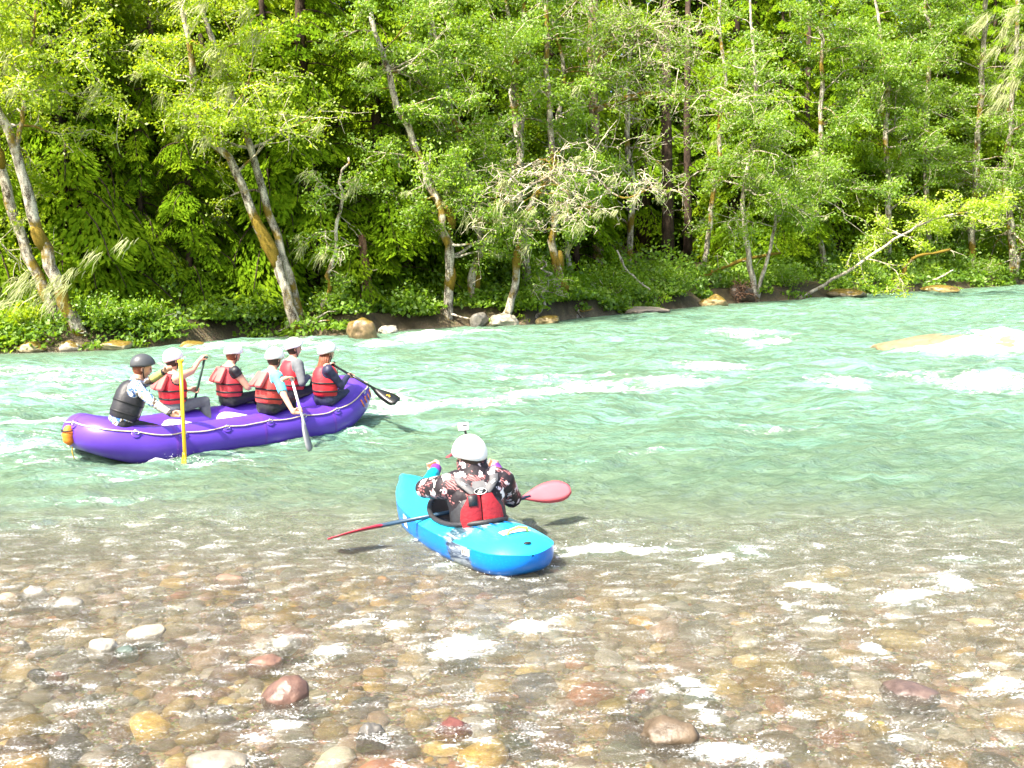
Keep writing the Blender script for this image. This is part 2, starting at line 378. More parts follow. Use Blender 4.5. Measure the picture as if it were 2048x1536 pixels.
# where each ray from the camera foot meets the far shore
yy_s = np.linspace(5, 200, 3000)
y1 = np.array([yy_s[np.argmax(yy_s > shore_y(u * yy_s))] if np.any(yy_s > shore_y(u * yy_s)) else 200 for u in uu]) + 1.6
Y0 = 2.7
WY = Y0 * (y1[:, None] / Y0) ** vv[None, :]; WX = uu[:, None] * WY
WX[:] += 0
WZ, WF, WM = water_fields(WX, WY)
bed = ground_z(WX, WY); dep = np.clip(WZ - bed, 0, 3)
opac = 1 - np.exp(-np.clip(dep - 0.10, 0, 9) * 2.6); opac = np.clip(opac, 0.03, 0.97)
def m_water():
    t = NT('river_water'); pos = t.node('NewGeometry').outputs['Position']
    mp = t.node('Mapping'); t.l.new(pos, mp.inputs['Vector']); mp.inputs['Rotation'].default_value = (0, 0, -FA); mp.inputs['Scale'].default_value = (1.0, 2.1, 1.0)
    fv = mp.outputs[0]
    n1 = t.noise(fv, 5.0, 5, 0.62, 0.8); n2 = t.noise(fv, 26.0, 4, 0.65, .4); n3 = t.noise(fv, 1.6, 5, 0.62, .6)
    hgt = t.math('ADD', t.math('MULTIPLY', n1, 1.0), t.math('MULTIPLY', n2, 0.42))
    nrm = t.bump(hgt, 0.95, 0.11)
    foam = t.attr('foam'); milk_glare = t.attr('milk_glare'); op = t.attr('opac')
    # white water breaks up into streaks and bubbles; shallow flecks also paint sun glitter
    br = t.math('ADD', t.math('ADD', t.math('MULTIPLY', t.noise(fv, 3.2, 5, 0.65, 0.7), 0.30), t.math('MULTIPLY', t.noise(fv, 13.0, 5, 0.7, .5), .36)), t.math('MULTIPLY', t.noise(fv, 55.0, 4, 0.75), 0.34))
    fm = t.math('ADD', t.math('ADD', foam, t.math('MULTIPLY', t.math('SUBTRACT', br, 0.5), 3.4)), t.math('MULTIPLY', t.math('SUBTRACT', t.noise(fv, 6.0, 5, .7, 1.2), .5), 1.3))
    fl = t.math('ADD', t.math('MULTIPLY', t.noise(fv, 75.0, 3, 0.7), .6), t.math('MULTIPLY', t.noise(fv, 4.5, 4, .6, .5), .4))
    foam_glint = t.math('MULTIPLY', t.val_ramp(fl, .55, .65, 0, .85), t.val_ramp(op, .85, .35))
    mask = t.math('MAXIMUM', t.val_ramp(fm, 0.50, 1.0), foam_glint)
    deep = t.mix(op, (0.38, 0.36, 0.27), t.mix(t.val_ramp(n3, .3, .7), (0.070, 0.142, 0.085), (0.130, 0.215, 0.128)))
    m2 = t.node('Mapping'); t.l.new(pos, m2.inputs['Vector']); m2.inputs['Rotation'].default_value = (0, 0, -R_(16)); m2.inputs['Scale'].default_value = (0.42, 2.6, 1.0)
    sk = t.math('ADD', t.math('MULTIPLY', t.noise(m2.outputs[0], 1.5, 6, 0.68, .8), .62), t.math('MULTIPLY', t.noise(m2.outputs[0], 7.0, 4, .65, .5), .38))
    mk_ = t.math('MULTIPLY', milk_glare, t.val_ramp(sk, 0.44, 0.62, 0.05, 1.2), True)
    body_c = t.mix(mk_, deep, (0.235, 0.49, 0.375))
    body = t.mk('BsdfDiffuse', {'Color': body_c, 'Normal': nrm}).outputs[0]
    trn = t.mk('BsdfTransparent', {'Color': (1.0, 0.99, 0.95)}).outputs[0]
    rfr = t.mk('BsdfRefraction', {'Color': (0.95, 0.95, 0.9), 'IOR': 1.33, 'Roughness': 0.0, 'Normal': nrm}).outputs[0]
    clear = t.mk('MixShader', {0: 0.38, 1: trn, 2: rfr}).outputs[0]
    under = t.mk('MixShader', {0: op, 1: clear, 2: body}).outputs[0]
    gl = t.mk('BsdfGlossy', {'Color': (1, 1, 1), 'Roughness': 0.12, 'Normal': nrm}).outputs[0]
    fr = t.mk('Fresnel', {'IOR': 1.33, 'Normal': nrm}).outputs[0]
    wat = t.mk('MixShader', {0: t.math('MINIMUM', fr, 0.7), 1: under, 2: gl}).outputs[0]
    fo = t.mk('BsdfDiffuse', {'Color': (0.86, 0.88, 0.87), 'Normal': t.bump(br, 0.7, 0.05)}).outputs[0]
    return t.surf(t.mk('MixShader', {0: mask, 1: wat, 2: fo}).outputs[0])
mb = MB(); mb.grid(np.stack([WX, WY, WZ], -1))
water = mesh_np('water', mb.v[0], [mb.f[4][0][:, ::-1]], m_water(), attrs={'foam': WF.ravel(), 'milk_glare': WM.ravel(), 'opac': opac.ravel()})
tag(water, kind='structure')
# ------------------------------------------------------------------ stones
rng = np.random.default_rng(7)
_ICO = {}
def ico(sub):
    if sub not in _ICO:
        import bmesh
        bm = bmesh.new(); bmesh.ops.create_icosphere(bm, subdivisions=sub, radius=1.0)
        V = np.array([v.co[:] for v in bm.verts]); F = np.array([[v.index for v in f.verts] for f in bm.faces]); bm.free()
        _ICO[sub] = (V, F)
    return _ICO[sub]
def rock_verts(sub, seed, rough=0.25, flat=0.62, angular=0.0, fine=0.0):
    V, F = ico(sub); r_ = np.random.default_rng(seed)
    off = r_.uniform(-50, 50, 3)
    d = 1 + rough * noise3(V * 1.1 + off, seed) + rough * 0.45 * noise3(V * 2.4 + off, seed + 1)
    if fine: d = d + fine * noise3(V * 6 + off, seed + 2) + fine * 0.6 * noise3(V * 13 + off, seed + 3)
    W = V * d[:, None]
    if angular > 0:
        for k in range(7):
            n = r_.normal(size=3); n /= np.linalg.norm(n); lim = r_.uniform(0.55, 0.85)
            q = W @ n; over = np.maximum(q - lim, 0); W = W - np.outer(over * angular, n)
    W = W * np.array([1.0, r_.uniform(0.68, 0.92), flat * r_.uniform(0.8, 1.15)])
    return W, F
STONE_COLS = [(0.34, 0.27, 0.16), (0.44, 0.33, 0.15), (0.30, 0.20, 0.15), (0.26, 0.24, 0.20), (0.46, 0.41, 0.30), (0.20, 0.19, 0.17), (0.36, 0.26, 0.18), (0.25, 0.26, 0.20), (0.50, 0.38, 0.17),
              (0.34, 0.23, 0.17), (0.17, 0.14, 0.10), (0.34, 0.30, 0.23), (0.56, 0.51, 0.41), (0.28, 0.22, 0.13), (0.42, 0.29, 0.13), (0.33, 0.29, 0.20), (0.40, 0.35, 0.24), (0.58, 0.40, 0.12), (0.55, 0.33, 0.08), (.60, .46, .18), (.46, .20, .11), (.62, .57, .46), (0.42, 0.25, 0.18), (0.48, 0.34, 0.26), (.40, .38, .33), (.30, .29, .26), (.50, .46, .38)]
def m_stone(name, by='OBJ', moss=None):
    t = NT(name); c = t.coord('Object')
    if by == 'OBJ': base = t.node('ObjectInfo').outputs['Color']
    else: base = t.attr('tint', 'Color')
    sc_ = 9.0
    n = t.noise(c, sc_, 6, 0.7); n2 = t.noise(c, sc_ * 5, 4, 0.7)
    col = t.mix(0.75, base, t.ramp(n, [(0.28, (0.16, 0.15, 0.14)), (0.5, (0.50, 0.49, 0.47)), (0.72, (0.86, 0.83, 0.76))]), 'OVERLAY')
    col = t.mix(t.val_ramp(n2, 0.56, 0.75, 0, 0.35), col, (0.08, 0.065, 0.05))
    if moss:
        up = t.mk('SeparateXYZ', {0: t.node('NewGeometry').outputs['Normal']}).outputs['Z']
        f = t.val_ramp(t.math('ADD', up, t.math('MULTIPLY', t.math('SUBTRACT', t.noise(c, 3.5, 5, 0.65), 0.5), 2.2)), moss, moss + 0.3)
        col = t.mix(f, col, t.ramp(n, [(0.3, (0.08, 0.055, 0.010)), (0.7, (0.22, 0.15, 0.022))]))
    return t.pbr(col, t.val_ramp(n, 0.3, 0.7, 0.30, 0.55), t.bump(t.math('ADD', n, t.math('MULTIPLY', n2, 0.4)), 0.5, 0.02), 0.5)
M_STONE = m_stone('wet_stone'); M_STONE_S = m_stone('wet_stone_bed', 'ATT'); M_BOULDER = m_stone('bank_boulder', 'OBJ', 0.40); M_BOULDER_BARE = m_stone('bare_boulder', 'OBJ', None)
def stone_obj(name, W, F, col, loc, rz, mat, parent=None, tilt=(0, 0)):
    M = (Matrix.Rotation(rz, 3, 'Z') @ Matrix.Rotation(tilt[0], 3, 'X') @ Matrix.Rotation(tilt[1], 3, 'Y'))
    o = mesh_np(name, W @ np.array(M).T, [F], mat)
    o.location = loc; o.color = (*col, 1)
    if parent is not None: attach(o, parent)
    return o
# emergent rocks one can point at: px, py, width px, height px, colour, label, angular
HERO = [
 (68, 1173, 58, 40, (.52, .50, .46), 'smooth pale grey round stone standing dry near the left edge', 0),
 (130, 1198, 74, 44, (.40, .38, .33), 'grey oval stone with dark underside beside the pale round stone', 0),
 (14, 1186, 56, 34, (.55, .42, .26), 'whitish orange stone cut off by the left edge of the picture', 0),
 (278, 1256, 100, 46, (.58, .52, .40), 'large flat cream stone overhanging a dark gap', .5),
 (198, 1281, 72, 56, (.62, .58, .48), 'bright white rounded stone leaning on the flat cream stone', 0),
 (250, 1290, 58, 36, (.15, .22, .19), 'small dark green stone in front of the white rounded stone', .3),
 (164, 1287, 16, 22, (.14, .10, .07), 'tiny dark brown stone left of the white rounded stone', 0),
 (40, 1278, 36, 30, (.34, .32, .26), 'small round grey brown stone near the left edge', 0),
 (73, 1333, 42, 34, (.12, .12, .13), 'dark slate stone tilted against a reddish stone', .4),
 (112, 1339, 50, 32, (.26, .13, .09), 'reddish brown stone beside the dark slate stone', .2),
 (572, 1372, 116, 96, (.27, .14, .10), 'big reddish brown boulder with a lumpy top in the shallow riffle', .25),
 (522, 1312, 90, 46, (.36, .19, .13), 'pinkish flat stone awash behind the big reddish boulder', 0),
 (566, 1277, 84, 44, (.55, .53, .46), 'chalky white angular stone above the pinkish flat stone', .5),
 (738, 1452, 78, 62, (.20, .19, .17), 'sharp grey rock with a black shaded notch in front', .9),
 (910, 1444, 92, 48, (.30, .09, .07), 'dark red stone with a ledge in the foreground', .5),
 (432, 1512, 140, 70, (.40, .36, .28), 'pale brown wet boulder at the bottom edge of the picture', .2),
 (1826, 1372, 128, 62, (.20, .13, .11), 'purplish brown striped boulder awash at lower right', .1),
 (1284, 1379, 62, 30, (.28, .11, .08), 'small dark red stone beside a yellow stone', .2),
 (1224, 1396, 78, 28, (.55, .40, .08), 'flat mustard yellow stone touching the small dark red stone', 0),
 (1002, 1380, 76, 26, (.45, .26, .08), 'flat orange stone lying alone mid foreground', 0),
 (1604, 1371, 32, 20, (.72, .70, .62), 'little bright white pebble in dark water', 0),
 (1760, 1438, 50, 32, (.58, .40, .06), 'yellow stone ringed by white foam at lower right', 0),
 (494, 1139, 32, 16, (.15, .15, .16), 'small dark grey stone breaking the surface behind a pink one', 0),
 (458, 1151, 76, 30, (.46, .27, .18), 'pale pink flat stone at the edge of the deeper water', 0),
 (766, 1150, 42, 28, (.40, .20, .06), 'orange brown stone left of the kayak stern', 0),
 (484, 1197, 50, 14, (.07, .06, .05), 'thin black stone edge poking from the riffle', .4),
 (1358, 1200, 56, 18, (.66, .63, .54), 'flat white stone in the riffle right of the kayak', 0),
 (1962, 1236, 80, 44, (.55, .40, .18), 'large pale yellow stone under water near the right edge', 0),
 (1340, 1450, 130, 90, (.20, .14, .08), 'broad olive brown boulder under a sheet of water', .1),
 (206, 1168, 44, 18, (.36, .33, .26), 'flat grey stone barely above the water at left', 0),
]
for k, (px, py, w, h, c, lab, ang) in enumerate(HERO):
    base = P(px, py + h * 0.30, 0.0); sx = w * 0.5 * base.y / F_PX; hz = h * base.y / F_PX
    W, F = rock_verts(4, 900 + k, 0.30 if ang < .6 else .36, 0.62, max(ang, .3), 0.07)
    e = np.abs(W).max(0); W = W / e * np.array([sx, sx * 0.72, max(hz * 0.54, sx * 0.26)])
    g_ = sum(c) / 3; c = tuple((.44 + .10 * g_) * (.85 * q + .15 * g_) for q in c)
    o = stone_obj('river_stone', W, F, c, (base.x, base.y + sx * 0.25, -0.035 + hz * 0.06), 0.0, M_STONE, None, (0, random.Random(k).uniform(-.15, .15)))
    if k == 10:
        pass
    tag(o, lab, 'stone', 'stones breaking the surface of the shallows')
# cobbles of the bed
NC = 5400
cy_ = 3.4 + (10.6 - 3.4) * rng.random(NC * 3) ** 1.15; cx_ = rng.uniform(-1, 1, NC * 3) * (cy_ * 0.56 + 0.6)
cr = np.clip(rng.lognormal(-3.22, 0.55, NC * 3), 0.016, 0.14)
keep = []; cell = {}
for i in np.argsort(-cr):
    if len(keep) >= NC: break
    x, y, r = cx_[i], cy_[i], cr[i]; g = (int(x * 5), int(y * 5)); ok = True
    for a in (-1, 0, 1):
        for b in (-1, 0, 1):
            for j in cell.get((g[0] + a, g[1] + b), ()):
                if (cx_[j] - x) ** 2 + (cy_[j] - y) ** 2 < (0.72 * (cr[j] + r)) ** 2: ok = False; break
            if not ok: break
        if not ok: break
    if ok: keep.append(i); cell.setdefault(g, []).append(i)
keep = np.array(keep); big = keep[np.argsort(-(cr[keep] / cy_[keep]))]
inview = [i for i in big if abs(cx_[i]) < cy_[i] * 0.50 and 4.35 < cy_[i] < 8.5][:300]; ins = set(inview)
variants = []
for k in range(14):
    W, F = rock_verts(2, 300 + k, 0.34, 0.50, 0.75 if k % 2 == 0 else 0.2); variants.append(mesh_np('cobble_shape', W, [F], M_STONE))
vm = [o.data for o in variants]
for o in variants: bpy.data.objects.remove(o)
prnd = random.Random(4)
def cobble_z(x, y, r): return float(ground_z(np.array(x), np.array(y))) + r * 0.02
for i in inview:
    o = bpy.data.objects.new('cobble', vm[prnd.randrange(14)]); COL.objects.link(o)
    x, y, r = float(cx_[i]), float(cy_[i]), float(cr[i])
    k_ = prnd.uniform(.75, 1.25); o.location = (x, y, cobble_z(x, y, r)); o.scale = (r * k_, r / k_, r * prnd.uniform(.8, 1.15)); o.rotation_euler = (prnd.uniform(-.2, .2), prnd.uniform(-.2, .2), prnd.uniform(0, 6.28))
    c = STONE_COLS[prnd.randrange(len(STONE_COLS))]; f = prnd.uniform(.32, 1.2); o.color = (*var(c, f), 1); o.parent = ground
rest = [i for i in keep if i not in ins]
VV, FF, TT = [], [], []; nn = 0
low = [rock_verts(2, 500 + k, 0.34, 0.50, 0.75 if k % 2 else 0.2) for k in range(10)]
for i in rest:
    W, F = low[prnd.randrange(10)]; a = prnd.uniform(0, 6.28); r = cr[i]
    Rz = np.array([[math.cos(a), -math.sin(a), 0], [math.sin(a), math.cos(a), 0], [0, 0, 1]])
    VV.append(W @ Rz.T * r + np.array([cx_[i], cy_[i], 0])); FF.append(F + nn); nn += len(W)
    TT.append(np.repeat([var(STONE_COLS[prnd.randrange(len(STONE_COLS))], prnd.uniform(.3, 1.1))], len(W), 0))
zz = ground_z(cx_[rest], cy_[rest]) + cr[rest] * 0.02
VV = np.concatenate(VV); VV[:, 2] += np.repeat(zz, len(low[0][0]))
o = mesh_np('cobbles', VV, [np.concatenate(FF)], M_STONE_S, attrs={'tint': np.concatenate(TT)}); o.parent = ground; tag(o, kind='stuff')
# boulders along the far bank
BANKROCK = [(722, 660, 66, 46, (.17, .12, .06), 'large boulder with orange moss on top at the far waterline', M_BOULDER, .5),
 (778, 660, 46, 24, (.30, .28, .23), 'whitish low boulder right of the orange mossed boulder', M_BOULDER_BARE, .5),
 (1008, 642, 60, 30, (.34, .31, .24), 'pale jagged boulder at the foot of the leaning mossy alder', M_BOULDER_BARE, .8),
 (956, 642, 44, 32, (.15, .14, .12), 'rounded grey boulder at the foot of a pale alder', M_BOULDER_BARE, .2),
 (1290, 621, 110, 14, (.27, .23, .19), 'long flat pinkish rock slab at the water edge', M_BOULDER_BARE, .4),
 (382, 691, 64, 20, (.30, .24, .12), 'low mossy rock at the water behind the raft guide', M_BOULDER, .2),
 (1432, 604, 62, 30, (.26, .20, .10), 'brown mossy hummock left of the root wad', M_BOULDER, .1),
 (140, 694, 44, 24, (.42, .38, .30), 'pale stone wedged under the roots of the leaning left alder', M_BOULDER, .4),
 (60, 696, 60, 24, (.30, .25, .15), 'mossy stone at the far waterline near the left edge', M_BOULDER, .3),
 (235, 692, 70, 22, (.28, .24, .14), 'dark mossy ledge right of the leaning left alder', M_BOULDER, .4),
 (1700, 588, 90, 20, (.22, .18, .12), 'dark mossy rock under the fallen pale trunk', M_BOULDER, .4),
 (1880, 578, 80, 16, (.25, .20, .08), 'low mossy rock at the far right waterline', M_BOULDER, .3),
 (1100, 640, 60, 20, (.28, .22, .10), 'small mossy rock between two alders at the waterline', M_BOULDER, .3)]
for k, (px, py, w, h, c, lab, mt, ang) in enumerate(BANKROCK):
    b = P(px, py + h * 0.36, 0.0); sx = w * .5 * b.y / F_PX; hz = h * b.y / F_PX
    W, F = rock_verts(4, 1300 + k, 0.32, 0.7, max(.5, ang), 0.07); W = W / np.abs(W).max(0) * np.array([sx, sx * .8, hz * .62])
    tag(stone_obj('bank_boulder', W, F, c, (b.x, b.y + sx * .2, hz * .28), 0, mt), lab, 'boulder', 'boulders along the far bank')
# the boulder under the pour-over
W, F = rock_verts(4, 77, 0.25, 0.5, 0.4, 0.06); W = W / np.abs(W).max(0) * np.array([2.6, 1.7, 0.52])
_c = P(1925, 700)
tag(stone_obj('river_boulder', W, F, (.22, .175, .10), (_c.x + 0.5, _c.y + 0.5, -0.15), .1, M_BOULDER_BARE), 'broad tan boulder with water pouring over it into white foam', 'boulder')

# bubbles and spray thrown up where the water breaks
r = np.random.default_rng(71); SP = []
for (cx, cy, rx, ry, st) in FOAM_GLARE_W:
    if st < .6 or cy > 16: continue
    n = int(np.clip(rx * ry * 900, 12, 90) * st * (1.0 if cy < 9 else .35)); p = r.normal(size=(n, 2)) * np.array([rx, ry]) * .62 + np.array([cx, cy])
    SP.append(np.column_stack([p, np.abs(r.normal(size=n)) * .022 + .004, r.uniform(.0016, .0065, n) * (1 + .5 * (cy > 9))]))
for (px, py) in ((345, 925), (385, 935), (405, 940), (335, 912)):
    c = P(px, py); n = 45; SP.append(np.column_stack([r.normal(size=(n, 2)) * .05 + np.array([c.x, c.y]), np.abs(r.normal(size=n)) * .05, r.uniform(.0015, .0055, n)]))
SP = np.concatenate(SP); SP[:, 2] += water_fields(SP[:, 0].copy(), SP[:, 1].copy())[0]
OV = np.array([[1, 0, 0], [-1, 0, 0], [0, 1, 0], [0, -1, 0], [0, 0, 1], [0, 0, -1]], float); OF = np.array([[0, 2, 4], [2, 1, 4], [1, 3, 4], [3, 0, 4], [2, 0, 5], [1, 2, 5], [3, 1, 5], [0, 3, 5]])
V = (OV[None] * SP[:, None, 3:4] + SP[:, None, :3]).reshape(-1, 3); F = (OF[None] + 6 * np.arange(len(SP))[:, None, None]).reshape(-1, 3)
tag(mesh_np('spray', V, [F], plain('white_spray', (.86, .88, .88), .3, .02)), 'white droplets and bubbles thrown up by the riffle', kind='stuff')
# ------------------------------------------------------------------ forest
def m_leaf(name, stops, trans=0.45, tcol=(0.30, 0.42, 0.03), rough=0.5, gl=.03):
    t = NT(name); f = t.attr('tint')
    c = t.ramp(f, stops)
    d = t.mk('BsdfDiffuse', {'Color': c}).outputs[0]
    tr = t.mk('BsdfTranslucent', {'Color': t.mix(0.5, c, tcol)}).outputs[0]
    s1 = t.mk('MixShader', {0: trans, 1: d, 2: tr}).outputs[0]
    g = t.mk('BsdfGlossy', {'Color': (1, 1, 1), 'Roughness': rough}).outputs[0]
    return t.surf(t.mk('MixShader', {0: gl, 1: s1, 2: g}).outputs[0])
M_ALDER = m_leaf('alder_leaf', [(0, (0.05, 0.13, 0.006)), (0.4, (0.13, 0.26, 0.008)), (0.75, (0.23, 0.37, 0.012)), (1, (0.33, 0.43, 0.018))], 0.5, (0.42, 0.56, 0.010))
M_GOLD = m_leaf('sunlit_alder_leaf', [(0, (0.11, 0.21, 0.005)), (0.5, (0.27, 0.41, 0.008)), (1, (0.44, 0.54, 0.014))], 0.55, (0.58, 0.68, 0.010))  # brighter, yellower copy of the alder leaf, sunlight put into its colour
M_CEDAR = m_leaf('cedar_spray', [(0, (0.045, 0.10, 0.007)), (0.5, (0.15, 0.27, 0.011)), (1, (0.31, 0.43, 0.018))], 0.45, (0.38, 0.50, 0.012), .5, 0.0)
M_SHRUB = m_leaf('undergrowth_leaf', [(0, (0.05, 0.13, 0.005)), (0.5, (0.145, 0.28, 0.008)), (1, (0.28, 0.43, 0.012))], 0.45, (0.38, 0.55, 0.012))
M_LICHEN = m_leaf('hanging_lichen', [(0, (0.22, 0.27, 0.10)), (1, (0.50, 0.52, 0.24))], 0.35, (0.5, 0.5, 0.2))
M_SEDGE = m_leaf('moss_tuft', [(0, (0.10, 0.08, 0.01)), (1, (0.26, 0.19, 0.02))], 0.2, (0.3, 0.22, 0.02))
def m_bark(name, dark, light, moss_amt, moss=((0.10, 0.07, 0.010), (0.26, 0.18, 0.02)), scale=6):
    t = NT(name); c = t.coord('Object'); st = t.coord('Object', (1, 1, 0.35))
    n = t.noise(st, scale, 6, 0.7); n2 = t.noise(c, scale * 5, 4, 0.7); n3 = t.noise(c, 1.1, 4, 0.6)
    col = t.ramp(t.math('ADD', t.math('MULTIPLY', n, 0.6), t.math('MULTIPLY', n2, 0.4)), [(0.42, dark), (0.5, tuple((a + b) / 2 for a, b in zip(dark, light))), (0.56, light)])
    m = t.val_ramp(t.math('ADD', t.math('MULTIPLY', n3, 0.75), t.math('MULTIPLY', n2, 0.25)), 0.68 - moss_amt, 0.74 - moss_amt)
    col = t.mix(m, col, t.ramp(n2, [(0.3, moss[0]), (0.7, moss[1])]))
    return t.pbr(col, 0.85, t.bump(t.math('ADD', n, n2), 0.6, 0.03), 0.2)
M_BARK = m_bark('alder_bark', (0.055, 0.038, 0.022), (0.60, 0.55, 0.44), 0.17)
M_BARK_PALE = m_bark('pale_bark', (0.13, 0.10, 0.07), (0.60, 0.55, 0.44), 0.09)
M_TWIG = m_bark('lichened_twig', (0.34, 0.29, 0.19), (0.66, 0.61, 0.45), 0.0, scale=10)
M_MOSS = m_bark('thick_moss', (0.09, 0.065, 0.010), (0.36, 0.23, 0.02), 0.5)
M_DBARK = m_bark('conifer_bark', (0.018, 0.012, 0.008), (0.075, 0.05, 0.034), 0.0)
M_SNAG = m_bark('rotting_bark', (0.06, 0.03, 0.018), (0.26, 0.15, 0.09), 0.05)

def rot_rand(n, r, up=0.5):
    """n leaf frames: long axis a, side axis b"""
    a = r.normal(size=(n, 3)); a /= np.linalg.norm(a, axis=1, keepdims=True)
    nr = r.normal(size=(n, 3)) + np.array([-0.4, -0.5, up]) * 1.9
    b = np.cross(nr, a); b /= (np.linalg.norm(b, axis=1, keepdims=True) + 1e-9)
    return a, b
def leaf_quads(C, size, r, up=0.5, aspect=0.62, a=None, b=None):
    n = len(C)
    if a is None: a, b = rot_rand(n, r, up)
    L = (size * r.uniform(0.55, 1.4, n))[:, None]; Wd = L * aspect
    V = np.stack([C - a * L * .5, C + b * Wd * .5 - a * L * .05, C + a * L * .5, C - b * Wd * .5 - a * L * .05], 1).reshape(-1, 3)
    F = np.arange(4 * n).reshape(-1, 4)
    return V, F
def leaves_obj(name, C, size, tint, mat, parent, seed, up=0.5, aspect=0.62):
    r = np.random.default_rng(seed); V, F = leaf_quads(C, size, r, up, aspect)
    return tag(mesh_np(name, V, [F], mat, parent, False, None, {'tint': np.repeat(np.clip(tint, 0, 1), 4)}), kind='stuff')
def curve(pts, n, jit=0.0, r=None):
    """smooth resample of a polyline (Catmull-Rom)"""
    p = np.asarray([tuple(q) for q in pts], float)
    if len(p) == 2: p = np.stack([p[0], (p[0] + p[1]) / 2, p[1]])
    q = np.concatenate([[2 * p[0] - p[1]], p, [2 * p[-1] - p[-2]]]); m = len(p) - 1
    t = np.linspace(0, m - 1e-6, n); i = t.astype(int); f = (t - i)[:, None]
    a, b, c, d = q[i], q[i + 1], q[i + 2], q[i + 3]
    o = 0.5 * (2 * b + (c - a) * f + (2 * a - 5 * b + 4 * c - d) * f ** 2 + (3 * b - a - 3 * c + d) * f ** 3)
    if jit and r is not None: o[1:] += r.normal(size=(n - 1, 3)) * jit
    return o
def grow(start, d, length, r, n=6, droop=0.0, wig=0.25):
    """a wandering limb"""
    p = [np.array(start, float)]; d = np.array(d, float); d /= np.linalg.norm(d); st = length / (n - 1)
    for k in range(n - 1):
        d = d + r.normal(size=3) * wig + np.array([0, 0, -droop]); d /= np.linalg.norm(d); p.append(p[-1] + d * st)
    return np.array(p)
def alder(label, trunks, seed, leaf_n=9000, leaf_size=0.085, crown=None, mat=None, name='alder_tree', bark=None, limbs=16, limb_len=2.6, twig_bare=0.5,
          moss_spots=(), lichen=0, group='alders along the far bank', cat='tree', z_from=1.2, tint0=0.5, out=(0.25, -0.9, 0.0), spread=0.24, bush=True):
    """trunks: list of (points, base radius, top radius)"""
    r = np.random.default_rng(seed); mat = mat or M_ALDER; bark = bark or M_BARK
    base = trunks[0][0][0]; kf = float(np.clip(base[1] / 34, .9, 1.6)); leaf_n = int(leaf_n * 1.55 * kf); limbs = int(limbs * (.75 + .45 * kf)); leaf_size *= (.82 + .28 * kf); trunks = [(p_, a_ * .72, b_ * .75) for p_, a_, b_ in trunks]; limb_len *= (.7 + .3 * kf)
    root = empty(name, tuple(base), label, cat, group)
    LP = []; mbL = MB(); mbT = MB(); tips = []
    for k, (pts, r0, r1) in enumerate(trunks):
        c = curve(pts, 22, 0.0); c[1:-1] += r.normal(size=(20, 3)) * r0 * 0.16; w_ = np.cumsum(r.normal(size=(22, 3)), 0); w_ -= w_[0]; w_ -= np.linspace(0, 1, 22)[:, None] * w_[-1]; c += w_ * np.array([.055, .04, 0]) * (1.6 if name == 'alder_tree' and len(trunks) == 1 else .5)
        rad = np.linspace(1, 0, 22) ** 0.8 * (r0 - r1) + r1; rad[:2] *= (1.45, 1.15); rad *= r.uniform(.93, 1.07, 22)
        t = MB(); t.tube(c, rad, 10); t.build('trunk', bark, root)
        zb = base[2]
        for j in range(limbs):
            u = r.uniform(0.12, 1.0); p = c[int(u * 21)]
            if p[2] - zb < z_from: continue
            ang = r.uniform(0, 2 * math.pi)
            d = np.array([math.cos(ang), math.sin(ang), r.uniform(-0.05, 0.55)]) + np.array(out) * r.uniform(0.2, 1.0)
            L = limb_len * r.uniform(0.45, 1.25) * (1.15 - 0.45 * u)
            lp = grow(p, d, L, r, 7, 0.05, 0.22); lr = rad[int(u * 21)] * r.uniform(0.22, 0.42) + 0.008
            mL = MB(); mL.tube(lp, np.linspace(lr, 0.010, 7), 5, cap=False); mL.build('limb', M_BARK if bark is not M_BARK_PALE else M_BARK_PALE, root)
            for q in range(5):
                sp_ = lp[r.integers(2, 7)]; tw = grow(sp_, (lp[-1] - lp[0]) / L + r.normal(size=3) * 0.75, L * r.uniform(0.25, 0.55), r, 5, 0.06, 0.3)
                mbT.tube(tw, np.linspace(0.017, 0.006, 5), 3, cap=False)
                for q2 in range(2):
                    tw2 = grow(tw[r.integers(1, 5)], r.normal(size=3) + np.array([0, -.2, -.2]), L * r.uniform(0.10, 0.25), r, 4, 0.1, 0.35)
                    mbT.tube(tw2, np.linspace(0.011, 0.005, 4), 3, cap=False); tips.append(tw2)
                tips.append(tw)
            tips.append(lp[3:])
    if mbT.n: tag(mbT.build('twigs', M_TWIG, root), kind='stuff')
    if leaf_n and tips:
        A = np.concatenate(tips); nb = max(1, int(len(A) * (1 - twig_bare)))
        # clumps: leaves gather round a chosen share of twig points
        ch = A[r.choice(len(A), nb, replace=False)]; idx = r.integers(0, nb, leaf_n)
        C = ch[idx] + r.normal(size=(leaf_n, 3)) * np.array([spread, spread, spread * .42]) * .8
        clump = r.normal(size=nb) * 0.13
        tint = tint0 + .02 + clump[idx] + r.normal(size=leaf_n) * 0.08
        leaves_obj('crown', C, leaf_size, tint, mat, root, seed + 1)
    for (tk, u, ln, k_) in moss_spots:
        pts, r0, r1 = trunks[tk]; c = curve(pts, 40); i = int(u * 39); j = min(39, i + max(3, int(ln * 39)))
        seg = c[i:j + 1]; rr = (r0 + (r1 - r0) * u) * k_ * np.sin(np.linspace(0.35, math.pi - 0.35, len(seg))) ** 0.5
        m = MB(); m.tube(seg + r.normal(size=seg.shape) * 0.015, rr * r.uniform(.85, 1.15, len(rr)), 9); m.build('moss', M_MOSS, root)
    if lichen: beards(root, [tips[r.integers(len(tips))] for _ in range(lichen)], r)
    return root
